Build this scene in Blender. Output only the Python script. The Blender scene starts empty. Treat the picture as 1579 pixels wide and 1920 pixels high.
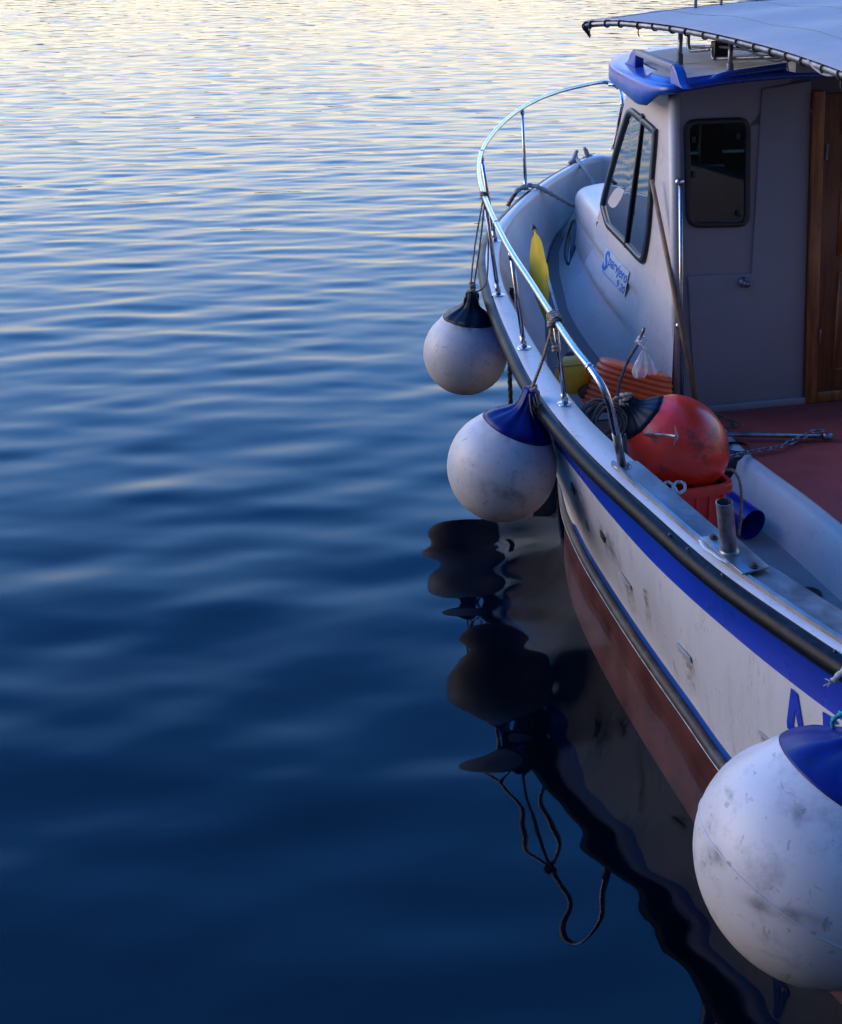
import bpy, bmesh, math, random
import numpy as np
from mathutils import Vector, Matrix
from mathutils.bvhtree import BVHTree
random.seed(7); rng = np.random.default_rng(11)
S = bpy.context.scene
C = S.collection
PI = math.pi

# ------------------------------------------------------------------ camera
F_PX, PHI, YH, H = 2500.0, math.radians(12), -180.0, 3.45
YP = YH + F_PX*math.tan(PHI)
cam_d = bpy.data.cameras.new('camera'); cam = bpy.data.objects.new('camera', cam_d); C.objects.link(cam)
cam.location = (0, 0, H); cam.rotation_euler = (PI/2-PHI, 0, 0)
cam_d.sensor_fit = 'VERTICAL'; cam_d.sensor_height = 36; cam_d.sensor_width = 36
cam_d.lens = F_PX/1920*36
cam_d.shift_y = -(960-YP)/1920
cam_d.clip_end = 5000
S.camera = cam
S.render.resolution_x = 842; S.render.resolution_y = 1024

# ------------------------------------------------------------------ light
SUN_EL, SUN_AZ = math.radians(3.5), math.radians(-78)      # azimuth from +Y towards +X
w = bpy.data.worlds.new('World'); S.world = w; w.use_nodes = True
nt = w.node_tree; bg = nt.nodes['Background']
sky = nt.nodes.new('ShaderNodeTexSky'); sky.sky_type = 'NISHITA'; sky.sun_disc = False
sky.sun_elevation = SUN_EL; sky.sun_rotation = SUN_AZ
sky.air_density = 1.0; sky.dust_density = 1.2; sky.ozone_density = 3.0
tcw = nt.nodes.new('ShaderNodeTexCoord'); spw = nt.nodes.new('ShaderNodeSeparateXYZ'); nt.links.new(tcw.outputs['Generated'], spw.inputs[0])
rw_ = nt.nodes.new('ShaderNodeValToRGB'); nt.links.new(spw.outputs[2], rw_.inputs[0])
SKY = [(-.02, (1, 1, 1)), (.0, (1.38, 1.0, .68)), (.06, (1.52, 1.24, .93)), (.13, (1.42, 1.32, 1.15)), (.2, (1.15, 1.32, 1.62)), (.3, (.66, 1.14, 2.1)), (.41, (.32, .95, 2.35)), (.55, (.07, .5, 1.8)), (1.0, (.012, .19, .9))]
SKYMAX = 2.4
SKY = SKY[1:]
el = rw_.color_ramp.elements
while len(el) < len(SKY): el.new(.5)
for e_, (p_, c_) in zip(el, SKY): e_.position = max(0, p_); e_.color = (*[q/SKYMAX for q in c_], 1)
sc_ = nt.nodes.new('ShaderNodeMix'); sc_.data_type = 'RGBA'; sc_.blend_type = 'ADD'; sc_.inputs[0].default_value = .05
nt.links.new(rw_.outputs[0], sc_.inputs[6]); nt.links.new(sky.outputs[0], sc_.inputs[7])
# dusk: the sky is brightest over the sunset ahead and darkens towards the rear
dt_ = nt.nodes.new('ShaderNodeVectorMath'); dt_.operation = 'DOT_PRODUCT'; nt.links.new(tcw.outputs['Generated'], dt_.inputs[0]); dt_.inputs[1].default_value = (-.25, .97, 0)
mr_ = nt.nodes.new('ShaderNodeMapRange'); mr_.interpolation_type = 'SMOOTHSTEP'; mr_.inputs[1].default_value = -1.0; mr_.inputs[2].default_value = .75; mr_.inputs[3].default_value = .10; mr_.inputs[4].default_value = 1
nt.links.new(dt_.outputs['Value'], mr_.inputs[0])
az_ = nt.nodes.new('ShaderNodeMix'); az_.data_type = 'RGBA'; az_.blend_type = 'MULTIPLY'; az_.inputs[0].default_value = 1
nt.links.new(sc_.outputs[2], az_.inputs[6]); nt.links.new(mr_.outputs[0], az_.inputs[7])
nt.links.new(az_.outputs[2], bg.inputs[0]); bg.inputs[1].default_value = SKYMAX
sd = bpy.data.lights.new('sun', 'SUN'); sun = bpy.data.objects.new('sun', sd); C.objects.link(sun)
sd.energy = 0.85; sd.angle = math.radians(40); sd.color = (1, .86, .7)
sun.rotation_euler = (PI/2-math.radians(22), 0, PI - SUN_AZ)
sun.location = (-5, 10, 12)
S.view_settings.view_transform = 'Standard'; S.view_settings.look = 'None'
S.view_settings.exposure = 0.5; S.view_settings.gamma = 1
S.view_settings.use_curve_mapping = False

# ------------------------------------------------------------------ frames of reference
AL = math.radians(13.5)
C0 = Vector((2.32, 8.11, 0))                    # wheelhouse bulkhead, boat centreline, waterline
UU = Vector((-math.sin(AL), math.cos(AL), 0))   # towards the bow
VV = Vector((math.cos(AL), math.sin(AL), 0))    # to starboard
def W(u, v, z): return C0 + UU*u + VV*v + Vector((0, 0, z))
def UVZ(p):
    q = p - C0; return q.dot(UU), q.dot(VV), p.z
def sight(x, y):
    a = (x-789.5)/F_PX; b = -(y-YP)/F_PX
    return Vector((a, math.cos(PHI)+b*math.sin(PHI), -math.sin(PHI)+b*math.cos(PHI)))
EYE = Vector((0, 0, H))
def at_plane(x, y, c, n):
    d = sight(x, y); return EYE + d*((c-EYE).dot(n)/d.dot(n))
def on_z(x, y, z): return at_plane(x, y, Vector((0, 0, z)), Vector((0, 0, 1)))
def on_u(x, y, u): return at_plane(x, y, C0+UU*u, UU)
def on_v(x, y, v): return at_plane(x, y, C0+VV*v, VV)
def on_h(x, y, zf):                              # on a surface whose height depends on u
    z = 1.0
    for _ in range(40):
        p = on_z(x, y, z); z = .5*z + .5*zf(UVZ(p)[0])
    return p
def on_hit(x, y, bvh, off=0.004):
    d = sight(x, y).normalized()
    r = bvh.ray_cast(EYE, d)
    if r[0] is None: return None
    n = r[1]
    if n.dot(d) > 0: n = -n
    return r[0] + n*off
def tab(t):
    xs = [a for a, b in t]; ys = [b for a, b in t]
    if xs[0] > xs[-1]: xs = xs[::-1]; ys = ys[::-1]
    return lambda q: float(np.interp(q, xs, ys))
def cr(pts, n=6, closed=False):                  # Catmull-Rom
    P = [Vector(p) for p in pts]; L = len(P); out = []
    rngk = range(L if closed else L-1)
    for i in rngk:
        if closed: a, b, c, d = P[i-1], P[i], P[(i+1) % L], P[(i+2) % L]
        else:
            b, c = P[i], P[i+1]
            a = P[i-1] if i else b*2-c
            d = P[i+2] if i+2 < L else c*2-b
        for k in range(n):
            t = k/n
            out.append(.5*((2*b)+(c-a)*t+(2*a-5*b+4*c-d)*t*t+(3*b-a-3*c+d)*t**3))
    if not closed: out.append(P[-1])
    return out

# ------------------------------------------------------------------ materials
MATS = {}
def mat(name, col, rough=.5, metal=0., var=.12, scale=4., spot=None, spot_amt=0., spot_scale=8., bump=0., bscale=60., spec=.5, coat=0., stretch=(1, 1, 1), alpha=1., trans=0., speck=None, speck_scale=40.):
    m = bpy.data.materials.new(name); m.use_nodes = True; MATS[name] = m
    t = m.node_tree; N = t.nodes; Lk = t.links; p = N['Principled BSDF']
    tc = N.new('ShaderNodeTexCoord'); mp = N.new('ShaderNodeMapping'); mp.inputs['Scale'].default_value = stretch
    Lk.new(tc.outputs['Object'], mp.inputs[0])
    n1 = N.new('ShaderNodeTexNoise'); n1.inputs['Scale'].default_value = scale; n1.inputs['Detail'].default_value = 6
    Lk.new(mp.outputs[0], n1.inputs[0])
    r = N.new('ShaderNodeMapRange'); r.inputs[1].default_value = .3; r.inputs[2].default_value = .7
    r.inputs[3].default_value = 1-var; r.inputs[4].default_value = 1+var
    Lk.new(n1.outputs[0], r.inputs[0])
    mx = N.new('ShaderNodeMix'); mx.data_type = 'RGBA'; mx.blend_type = 'MULTIPLY'; mx.inputs[0].default_value = 1
    mx.inputs[6].default_value = (*col, 1); Lk.new(r.outputs[0], mx.inputs[7])
    out = mx.outputs[2]
    if spot:
        n2 = N.new('ShaderNodeTexNoise'); n2.inputs['Scale'].default_value = spot_scale; n2.inputs['Detail'].default_value = 8
        n2.inputs['Roughness'].default_value = .7
        Lk.new(mp.outputs[0], n2.inputs[0])
        r2 = N.new('ShaderNodeMapRange'); r2.inputs[1].default_value = .52; r2.inputs[2].default_value = .74
        r2.inputs[3].default_value = 0; r2.inputs[4].default_value = spot_amt
        Lk.new(n2.outputs[0], r2.inputs[0])
        m2 = N.new('ShaderNodeMix'); m2.data_type = 'RGBA'; Lk.new(r2.outputs[0], m2.inputs[0]); Lk.new(out, m2.inputs[6])
        m2.inputs[7].default_value = (*spot, 1); out = m2.outputs[2]
    if speck:
        for sc_k, lo_, col_k in ((speck_scale, .64, 1.), (speck_scale*.22, .67, .8)):
            n4 = N.new('ShaderNodeTexNoise'); n4.inputs['Scale'].default_value = sc_k; n4.inputs['Detail'].default_value = 3; n4.inputs['Distortion'].default_value = 1.2
            Lk.new(mp.outputs[0], n4.inputs[0]); r4 = N.new('ShaderNodeMapRange'); r4.inputs[1].default_value = lo_; r4.inputs[2].default_value = lo_+.06; r4.inputs[4].default_value = .45*col_k
            Lk.new(n4.outputs[0], r4.inputs[0]); m4 = N.new('ShaderNodeMix'); m4.data_type = 'RGBA'; Lk.new(r4.outputs[0], m4.inputs[0]); Lk.new(out, m4.inputs[6]); m4.inputs[7].default_value = (*speck, 1); out = m4.outputs[2]
    Lk.new(out, p.inputs['Base Color'])
    rr = N.new('ShaderNodeMapRange'); rr.inputs[1].default_value = .3; rr.inputs[2].default_value = .7
    rr.inputs[3].default_value = max(.02, rough*.8); rr.inputs[4].default_value = min(1, rough*1.2)
    Lk.new(n1.outputs[0], rr.inputs[0]); Lk.new(rr.outputs[0], p.inputs['Roughness'])
    p.inputs['Metallic'].default_value = metal; p.inputs['Specular IOR Level'].default_value = spec
    p.inputs['Coat Weight'].default_value = coat; p.inputs['Coat Roughness'].default_value = .15
    p.inputs['Alpha'].default_value = alpha; p.inputs['Transmission Weight'].default_value = trans
    if bump:
        n3 = N.new('ShaderNodeTexNoise'); n3.inputs['Scale'].default_value = bscale; n3.inputs['Detail'].default_value = 4
        Lk.new(mp.outputs[0], n3.inputs[0])
        b = N.new('ShaderNodeBump'); b.inputs['Strength'].default_value = 1; b.inputs['Distance'].default_value = bump
        Lk.new(n3.outputs[0], b.inputs['Height']); Lk.new(b.outputs[0], p.inputs['Normal'])
    return m
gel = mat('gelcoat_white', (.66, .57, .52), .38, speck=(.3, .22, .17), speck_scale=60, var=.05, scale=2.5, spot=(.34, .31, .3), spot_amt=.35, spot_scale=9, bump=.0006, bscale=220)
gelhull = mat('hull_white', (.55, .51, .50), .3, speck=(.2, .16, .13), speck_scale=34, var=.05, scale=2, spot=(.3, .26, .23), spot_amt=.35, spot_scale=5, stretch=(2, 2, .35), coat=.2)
gelshade = mat('gelcoat_shaded', (.31, .28, .29), .45, var=.05, scale=2, spot=(.3, .27, .27), spot_amt=.2, bump=.0006, bscale=200)  # darker copy of the white gelcoat, awning shade put into the colour
rooft = mat('roof_nonskid', (.52, .49, .50), .65, var=.12, scale=5, spot=(.16, .13, .12), spot_amt=.5, spot_scale=4, bump=.001, bscale=300)
deckm = mat('nonskid_deck', (.20, .175, .165), .75, var=.12, scale=5, spot=(.2, .17, .15), spot_amt=.4, spot_scale=7, bump=.002, bscale=350)
floorm = mat('cockpit_floor_grey', (.33, .3, .29), .75, var=.15, scale=6, spot=(.14, .11, .09), spot_amt=.5, spot_scale=6, bump=.0015, bscale=300)
blue = mat('hull_blue', (.004, .03, .36), .3, var=.12, scale=3, coat=.25, spot=(.01, .07, .33), spot_amt=.5, spot_scale=4)
blue2 = mat('waterline_blue', (.006, .06, .30), .35, var=.2, scale=5)
roofblue = mat('roof_blue', (.008, .075, .42), .3, var=.15, scale=3, coat=.15, spot=(.09, .17, .42), spot_amt=.4, spot_scale=6)
redp = mat('antifouling_red', (.30, .05, .034), .6, var=.3, scale=5, spot=(.06, .03, .02), spot_amt=.6, spot_scale=8, bump=.001, bscale=60)
redsole = mat('red_sole', (.36, .048, .036), .7, var=.15, scale=3, spot=(.08, .02, .02), spot_amt=.4, bump=.001, bscale=250)
rubber = mat('rubber_black', (.006, .008, .013), .36, var=.3, scale=8, spot=(.02, .032, .045), spot_amt=.8, spot_scale=18, bump=.0008, bscale=60, spec=.12)
strakem = mat('strake_worn', (.045, .028, .022), .5, var=.4, scale=9, spec=.3, spot=(.09, .11, .11), spot_amt=.7, spot_scale=7, bump=.001, bscale=50)
steel = mat('stainless_tube', (.52, .52, .56), .24, 1., var=.12, scale=30, spot=(.25, .17, .12), spot_amt=.5, spot_scale=25, bump=.0003, bscale=160)
steelp = mat('stainless_plate', (.25, .26, .28), .42, .85, var=.25, scale=9, spot=(.13, .12, .12), spot_amt=.6, spot_scale=12, bump=.0006, bscale=90)
steeld = mat('galvanised_dark', (.24, .24, .26), .38, .85, var=.3, scale=16, spot=(.12, .06, .03), spot_amt=.7, spot_scale=18, bump=.0006, bscale=120)
glassd = mat('window_glass', (.012, .014, .016), .02, var=.1, spec=1.0, coat=1.0)
glassd.node_tree.nodes['Principled BSDF'].inputs['IOR'].default_value = 2.3
glassd.node_tree.nodes['Principled BSDF'].inputs['Coat Roughness'].default_value = .01
frameb = mat('window_frame_black', (.012, .013, .016), .35, var=.2, scale=10, coat=.2)
wood = mat('varnished_wood', (.36, .11, .024), .38, var=.45, scale=3.5, stretch=(9, 9, .8), spot=(.07, .025, .012), spot_amt=.7, spot_scale=3, coat=.2, bump=.0006, bscale=40)
woodd = mat('varnished_wood_dark', (.21, .064, .02), .4, var=.4, scale=3.5, stretch=(9, 9, .8), spot=(.04, .015, .01), spot_amt=.6, spot_scale=3, coat=.2, bump=.0006, bscale=40)
polew = mat('wooden_pole', (.26, .15, .08), .6, var=.3, scale=6, stretch=(6, 6, 1), spot=(.06, .04, .03), spot_amt=.6, bump=.0008, bscale=50)
buoyw = mat('buoy_vinyl_white', (.58, .52, .49), .42, speck=(.16, .12, .10), speck_scale=26, var=.08, scale=4, spot=(.22, .18, .17), spot_amt=.6, spot_scale=7, bump=.0004, bscale=140)
buoycap = mat('buoy_cap_navy', (.003, .009, .13), .4, spec=.25, var=.3, scale=9, spot=(.004, .012, .03), spot_amt=.8, spot_scale=7)
buoyblack = mat('buoy_cap_black', (.005, .007, .016), .42, spec=.22, var=.3, scale=9, spot=(.02, .03, .04), spot_amt=.5)
orange = mat('buoy_orange_red', (.92, .035, .012), .34, var=.2, scale=4, spot=(.10, .02, .016), spot_amt=1.6, spot_scale=5.5, speck=(.12, .03, .02), speck_scale=30, coat=.2)
basket = mat('orange_ribbed_plastic', (1.0, .13, .018), .45, var=.1, scale=6, spot=(.35, .06, .03), spot_amt=.5, spot_scale=9)
cratem = mat('crate_red', (.8, .03, .016), .42, var=.15, scale=6, spot=(.15, .02, .015), spot_amt=.6)
yellow = mat('float_yellow', (.95, .43, .01), .42, var=.12, scale=8, spot=(.35, .2, .05), spot_amt=.4)
flagm = mat('flag_yellow', (.55, .38, .01), .75, var=.2, scale=7, bump=.0015, bscale=120)
maroon = mat('float_maroon', (.11, .015, .012), .5, var=.2)
ropem = mat('rope_tan', (.34, .26, .2), .85, var=.35, scale=40, bump=.001, bscale=300)
ropew = mat('rope_pale', (.42, .39, .36), .85, var=.25, scale=40, bump=.001, bscale=300)
roped = mat('rope_dark', (.03, .03, .03), .9, var=.4, scale=40)
ropeb = mat('rope_brown', (.13, .09, .06), .85, var=.4, scale=30)
ropet = mat('rope_teal', (.02, .26, .26), .8, var=.3, scale=40)
fabric = mat('awning_canvas', (.48, .42, .385), .8, var=.1, scale=3, spot=(.27, .25, .26), spot_amt=.4, spot_scale=5, bump=.002, bscale=120)
bluep = mat('blue_plastic', (.006, .015, .22), .35, var=.2, scale=6)
tape = mat('black_plastic', (.015, .015, .016), .5, var=.2)
greyt = mat('grey_plastic', (.3, .3, .31), .5, var=.15)
stickw = mat('sticker_white', (.62, .64, .62), .45, var=.1, scale=30)
stickb = mat('sticker_blue', (.05, .16, .55), .45, var=.2, scale=30)
bagm = mat('clear_bag', (.8, .8, .82), .25, var=.05, alpha=.42)
dark_in = mat('cabin_shade', (.03, .03, .032), .8, var=.2)  # near-black colour stands in for shade inside the cabin

def fade_mat(name, col, amt, sc=30, both=False):             # stain with a shape of its own, fading along its length
    m = bpy.data.materials.new(name); m.use_nodes = True; t = m.node_tree; N = t.nodes; Lk = t.links; p = N['Principled BSDF']
    p.inputs['Base Color'].default_value = (*col, 1); p.inputs['Roughness'].default_value = .6
    uvn = N.new('ShaderNodeUVMap'); sp = N.new('ShaderNodeSeparateXYZ'); Lk.new(uvn.outputs[0], sp.inputs[0])
    a = N.new('ShaderNodeMapRange'); Lk.new(sp.outputs[1], a.inputs[0]); a.inputs[3].default_value = 1; a.inputs[4].default_value = 0
    if both:
        b0 = N.new('ShaderNodeMath'); b0.operation = 'PINGPONG'; b0.inputs[1].default_value = .5; Lk.new(sp.outputs[1], b0.inputs[0])
        a = N.new('ShaderNodeMapRange'); Lk.new(b0.outputs[0], a.inputs[0]); a.inputs[2].default_value = .42
    e = N.new('ShaderNodeMath'); e.operation = 'PINGPONG'; e.inputs[1].default_value = .5; Lk.new(sp.outputs[0], e.inputs[0])
    e2 = N.new('ShaderNodeMapRange'); e2.inputs[2].default_value = .3; Lk.new(e.outputs[0], e2.inputs[0])
    n = N.new('ShaderNodeTexNoise'); n.inputs['Scale'].default_value = sc; n.inputs['Detail'].default_value = 5
    tc = N.new('ShaderNodeTexCoord'); Lk.new(tc.outputs['Object'], n.inputs[0])
    nr = N.new('ShaderNodeMapRange'); nr.inputs[1].default_value = .35; nr.inputs[2].default_value = .65; Lk.new(n.outputs[0], nr.inputs[0])
    m1 = N.new('ShaderNodeMath'); m1.operation = 'MULTIPLY'; Lk.new(a.outputs[0], m1.inputs[0]); Lk.new(e2.outputs[0], m1.inputs[1])
    m2 = N.new('ShaderNodeMath'); m2.operation = 'MULTIPLY'; Lk.new(m1.outputs[0], m2.inputs[0]); Lk.new(nr.outputs[0], m2.inputs[1])
    m3 = N.new('ShaderNodeMath'); m3.operation = 'MULTIPLY'; Lk.new(m2.outputs[0], m3.inputs[0]); m3.inputs[1].default_value = amt
    Lk.new(m3.outputs[0], p.inputs['Alpha'])
    return m
stain = fade_mat('stain_brown', (.2, .13, .07), .75)
smudge = fade_mat('smudge_grey', (.12, .1, .1), .55, 18, True)

# ------------------------------------------------------------------ object helpers
def thing(name, label, cat, loc, group=None):
    o = bpy.data.objects.new(name, None); C.objects.link(o); o.location = loc
    o['label'] = label; o['category'] = cat; o.empty_display_size = .1
    if group: o['group'] = group
    return o
def root_loc(p):
    v = Vector((0, 0, 0))
    while p is not None:
        v = v + Vector(p.location); p = p.parent
    return v
def link(name, me, m, parent=None, smooth=True, loc=None):
    o = bpy.data.objects.new(name, me); C.objects.link(o)
    ms = m if isinstance(m, (list, tuple)) else [m]
    for k in ms: me.materials.append(k)
    base = root_loc(parent) if parent else Vector((0, 0, 0))
    if parent:
        o.parent = parent
        me.transform(Matrix.Translation(-base))
    elif loc is not None:
        o.location = loc; me.transform(Matrix.Translation(-Vector(loc)))
    if smooth is True: me.shade_smooth()
    elif smooth == 'auto':
        me.shade_smooth()
        bm = bmesh.new(); bm.from_mesh(me)
        for e in bm.edges:
            if len(e.link_faces) == 2 and e.calc_face_angle(0) > math.radians(38): e.smooth = False
        bm.to_mesh(me); bm.free()
    return o
def new_mesh(vs, fs, name='mesh', mi=None):
    me = bpy.data.meshes.new(name); me.from_pydata([tuple(v) for v in vs], [], fs)
    if mi: me.polygons.foreach_set('material_index', mi)
    bm = bmesh.new(); bm.from_mesh(me); bmesh.ops.recalc_face_normals(bm, faces=bm.faces); bm.to_mesh(me); bm.free()
    me.update(); return me
class MB:
    def __init__(s): s.v = []; s.f = []; s.mi = []
    def add(s, vs, fs, k=0):
        b = len(s.v); s.v += [Vector(v) for v in vs]; s.f += [tuple(b+i for i in f) for f in fs]; s.mi += [k]*len(fs); return s
    def grid(s, rows, closed_c=False, closed_r=False, k=0):
        n = len(rows); m = len(rows[0]); vs = [p for r in rows for p in r]; fs = []
        for i in range(n if closed_r else n-1):
            for j in range(m if closed_c else m-1):
                a = i*m+j; b = i*m+(j+1) % m; c = ((i+1) % n)*m+(j+1) % m; d = ((i+1) % n)*m+j
                fs.append((a, b, c, d))
        return s.add(vs, fs, k)
    def tube(s, pts, r, seg=12, closed=False, cap=True, k=0, lobes=0, twist=0., squash=None):
        P = [Vector(p) for p in pts]; n = len(P); rows = []
        up = Vector((0, 0, 1)); prevn = None; dist = 0
        for i, p in enumerate(P):
            if closed: t = P[(i+1) % n]-P[i-1]
            else: t = P[min(i+1, n-1)]-P[max(i-1, 0)]
            if t.length < 1e-9: t = Vector((0, 0, 1))
            t.normalize()
            if prevn is None:
                prevn = t.cross(up if abs(t.z) < .9 else Vector((1, 0, 0))).normalized()
            prevn = (prevn - t*prevn.dot(t)); prevn = prevn.normalized() if prevn.length > 1e-6 else t.orthogonal().normalized()
            b = t.cross(prevn)
            if i: dist += (P[i]-P[i-1]).length
            rr = r(i/(n-1)) if callable(r) else r
            row = []
            for j in range(seg):
                a = 2*PI*j/seg
                q = rr
                if lobes: q = rr*(.82+.2*math.cos(lobes*(a-dist*twist)))
                ca, sa = math.cos(a)*q, math.sin(a)*q
                if squash: ca *= squash[0]; sa *= squash[1]
                row.append(p+prevn*ca+b*sa)
            rows.append(row)
        s.grid(rows, closed_c=True, closed_r=closed, k=k)
        if cap and not closed:
            base = len(s.v)-n*seg
            s.f.append(tuple(base+j for j in range(seg))[::-1]); s.f.append(tuple(base+(n-1)*seg+j for j in range(seg))); s.mi += [k, k]
        return s
    def prism(s, poly, off, k=0):
        n = len(poly); off = Vector(off); vs = [Vector(p) for p in poly]+[Vector(p)+off for p in poly]
        fs = [tuple(range(n))[::-1], tuple(range(n, 2*n))]+[(i, (i+1) % n, n+(i+1) % n, n+i) for i in range(n)]
        return s.add(vs, fs, k)
    def box(s, c, ax, ay, az, k=0):                # centre and three half-axis vectors
        c = Vector(c); ax, ay, az = Vector(ax), Vector(ay), Vector(az)
        vs = [c+ax*i+ay*j+az*l for i in (-1, 1) for j in (-1, 1) for l in (-1, 1)]
        return s.add(vs, [(0, 1, 3, 2), (4, 6, 7, 5), (0, 4, 5, 1), (2, 3, 7, 6), (0, 2, 6, 4), (1, 5, 7, 3)], k)
    def lathe(s, prof, o, axis, seg=32, k=0, fn=None):
        axis = Vector(axis).normalized(); e1 = axis.orthogonal().normalized(); e2 = axis.cross(e1); o = Vector(o); rows = []
        for h, r in prof:
            row = []
            for j in range(seg):
                a = 2*PI*j/seg; rr = r if fn is None else fn(h, r, a)
                row.append(o+axis*h+(e1*math.cos(a)+e2*math.sin(a))*rr)
            rows.append(row)
        return s.grid(rows, closed_c=True, k=k)
    def sphere(s, c, r, k=0, seg=12, ax=Vector((0, 0, 1))):
        rs = r if isinstance(r, tuple) else (r, r)
        prof = [(-rs[1]*math.cos(PI*i/8), max(.0005, rs[0]*math.sin(PI*i/8))) for i in range(9)]
        return s.lathe(prof, c, ax, seg, k)
    def out(s, name, m, parent=None, smooth=True, loc=None, bevel=0., bseg=2, flip=False):
        me = bpy.data.meshes.new(name); me.from_pydata([tuple(v) for v in s.v], [], s.f)
        me.polygons.foreach_set('material_index', s.mi)
        bm = bmesh.new(); bm.from_mesh(me)
        bmesh.ops.remove_doubles(bm, verts=bm.verts, dist=1e-5)
        if bevel:
            es = [e for e in bm.edges if len(e.link_faces) == 2 and e.calc_face_angle(0) > math.radians(30)]
            bmesh.ops.bevel(bm, geom=es, offset=bevel, segments=bseg, profile=.5, affect='EDGES', clamp_overlap=True)
        bmesh.ops.recalc_face_normals(bm, faces=bm.faces)
        bm.to_mesh(me); bm.free()
        return link(name, me, m, parent, 'auto' if (bevel and smooth) else smooth, loc)
def bvh_of(*objs):
    vs = []; ps = []
    for o in objs:
        b = len(vs); off = root_loc(o)
        vs += [v.co+off for v in o.data.vertices]; ps += [tuple(b+i for i in p.vertices) for p in o.data.polygons]
    return BVHTree.FromPolygons(vs, ps)
def rope(name, pts, r, m, parent=None, loc=None, n=8, closed=False, twist=None, sub=None):
    P = cr(pts, n, closed); mb = MB() if sub is None else sub
    # resample evenly so the lay of the strands stays regular
    seglen = max(r*.7, .004); out = [P[0]]; acc = 0
    for a, b in zip(P[:-1], P[1:]):
        d = (b-a).length; kk = max(1, int(d/seglen))
        for q in range(1, kk+1): out.append(a.lerp(b, q/kk))
    mb.tube(out, r, 9 if r < .008 else 12, closed=closed, lobes=3, twist=(twist or .75/r))
    if sub is not None: return mb
    return mb.out(name, m, parent, True, loc)

# ------------------------------------------------------------------ water, sea bed, far shore
def build_water():
    ang = np.concatenate([np.linspace(-80, -24, 70, endpoint=False), np.linspace(-24, 24, 330), np.linspace(24, 80, 71)[1:]])*PI/180
    r = [1.2]
    while r[-1] < 900:
        d = .03 if r[-1] < 9 else (.03+(r[-1]-9)*.0016 if r[-1] < 60 else (r[-1]-60)*.05+.12)
        r.append(r[-1]+d)
    r = np.array(r); R, A = np.meshgrid(r, ang, indexing='ij')
    X = R*np.sin(A); Y = R*np.cos(A)*1.0; Z = np.zeros_like(X)
    g = np.random.default_rng(5)
    n = 110
    lam = np.exp(g.uniform(math.log(.15), math.log(1.3), n))
    th = g.normal(0, 1, n)*np.radians(np.where(lam < .5, 17, 26)) + math.radians(8) + PI/2      # direction of travel, mostly along the view
    ph = g.uniform(0, 2*PI, n)
    for l, t, p in zip(lam, th, ph):
        k = 2*PI/l
        slope = .0066 if l > .28 else .0066
        if l > .7: near = .6
        elif l > .28: near = .75+.25*np.clip((R-6)/7, 0, 1)
        else: near = .25+.75*np.clip((R-8)/9, 0, 1)
        far = 1+.15*np.clip((R-12)/22, 0, 1)
        fade = np.clip(1-(R-140)/300, 0.15, 1)
        Z += slope/k*near*far*fade*np.sin(k*(X*math.cos(t)+Y*math.sin(t))+p)
    # gusts: patches where the ripples are stronger or calmer
    nr, nc = X.shape
    co = np.empty((nr*nc, 3), np.float32); co[:, 0] = X.ravel(); co[:, 1] = Y.ravel(); co[:, 2] = Z.ravel()
    i = np.arange(nr-1)[:, None]*nc+np.arange(nc-1)[None, :]
    quads = np.stack([i, i+1, i+nc+1, i+nc], -1).reshape(-1, 4).astype(np.int32)
    me = bpy.data.meshes.new('water'); me.vertices.add(len(co)); me.vertices.foreach_set('co', co.ravel())
    me.loops.add(quads.size); me.loops.foreach_set('vertex_index', quads.ravel())
    me.polygons.add(len(quads)); me.polygons.foreach_set('loop_start', np.arange(0, quads.size, 4, dtype=np.int32))
    me.update(calc_edges=True); me.shade_smooth()
    m = bpy.data.materials.new('sea_water'); m.use_nodes = True; t = m.node_tree; N = t.nodes; N.clear()
    o = N.new('ShaderNodeOutputMaterial'); geo = N.new('ShaderNodeNewGeometry'); dd_ = N.new('ShaderNodeVectorMath'); dd_.operation = 'DOT_PRODUCT'
    t.links.new(geo.outputs['Incoming'], dd_.inputs[0]); t.links.new(geo.outputs['Normal'], dd_.inputs[1])
    ab = N.new('ShaderNodeMath'); ab.operation = 'ABSOLUTE'; t.links.new(dd_.outputs['Value'], ab.inputs[0])
    su_ = N.new('ShaderNodeMath'); su_.operation = 'SUBTRACT'; su_.inputs[0].default_value = 1; su_.use_clamp = True; t.links.new(ab.outputs[0], su_.inputs[1])
    po = N.new('ShaderNodeMath'); po.operation = 'POWER'; po.inputs[1].default_value = 5; t.links.new(su_.outputs[0], po.inputs[0])
    fr = N.new('ShaderNodeMath'); fr.operation = 'MULTIPLY_ADD'; fr.inputs[1].default_value = .974; fr.inputs[2].default_value = .026; t.links.new(po.outputs[0], fr.inputs[0])
    gl = N.new('ShaderNodeBsdfGlossy'); gl.inputs['Roughness'].default_value = .012
    tr = N.new('ShaderNodeBsdfTransparent'); tr.inputs[0].default_value = (.62, .79, .84, 1)
    mx = N.new('ShaderNodeMixShader'); t.links.new(fr.outputs[0], mx.inputs[0]); t.links.new(tr.outputs[0], mx.inputs[1]); t.links.new(gl.outputs[0], mx.inputs[2])
    t.links.new(mx.outputs[0], o.inputs[0])
    ob = bpy.data.objects.new('water', me); me.materials.append(m); C.objects.link(ob); ob['kind'] = 'structure'
build_water()
sb = mat('sea_bed_deep', (.0008, .003, .006), .9, spec=0., var=.4, scale=.5)
q = MB().add([(-1500, -60, -3.2), (1500, -60, -3.2), (1500, 1500, -3.2), (-1500, 1500, -3.2)], [(0, 1, 2, 3)]).out('seabed', sb, None, False); q['kind'] = 'structure'
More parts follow.
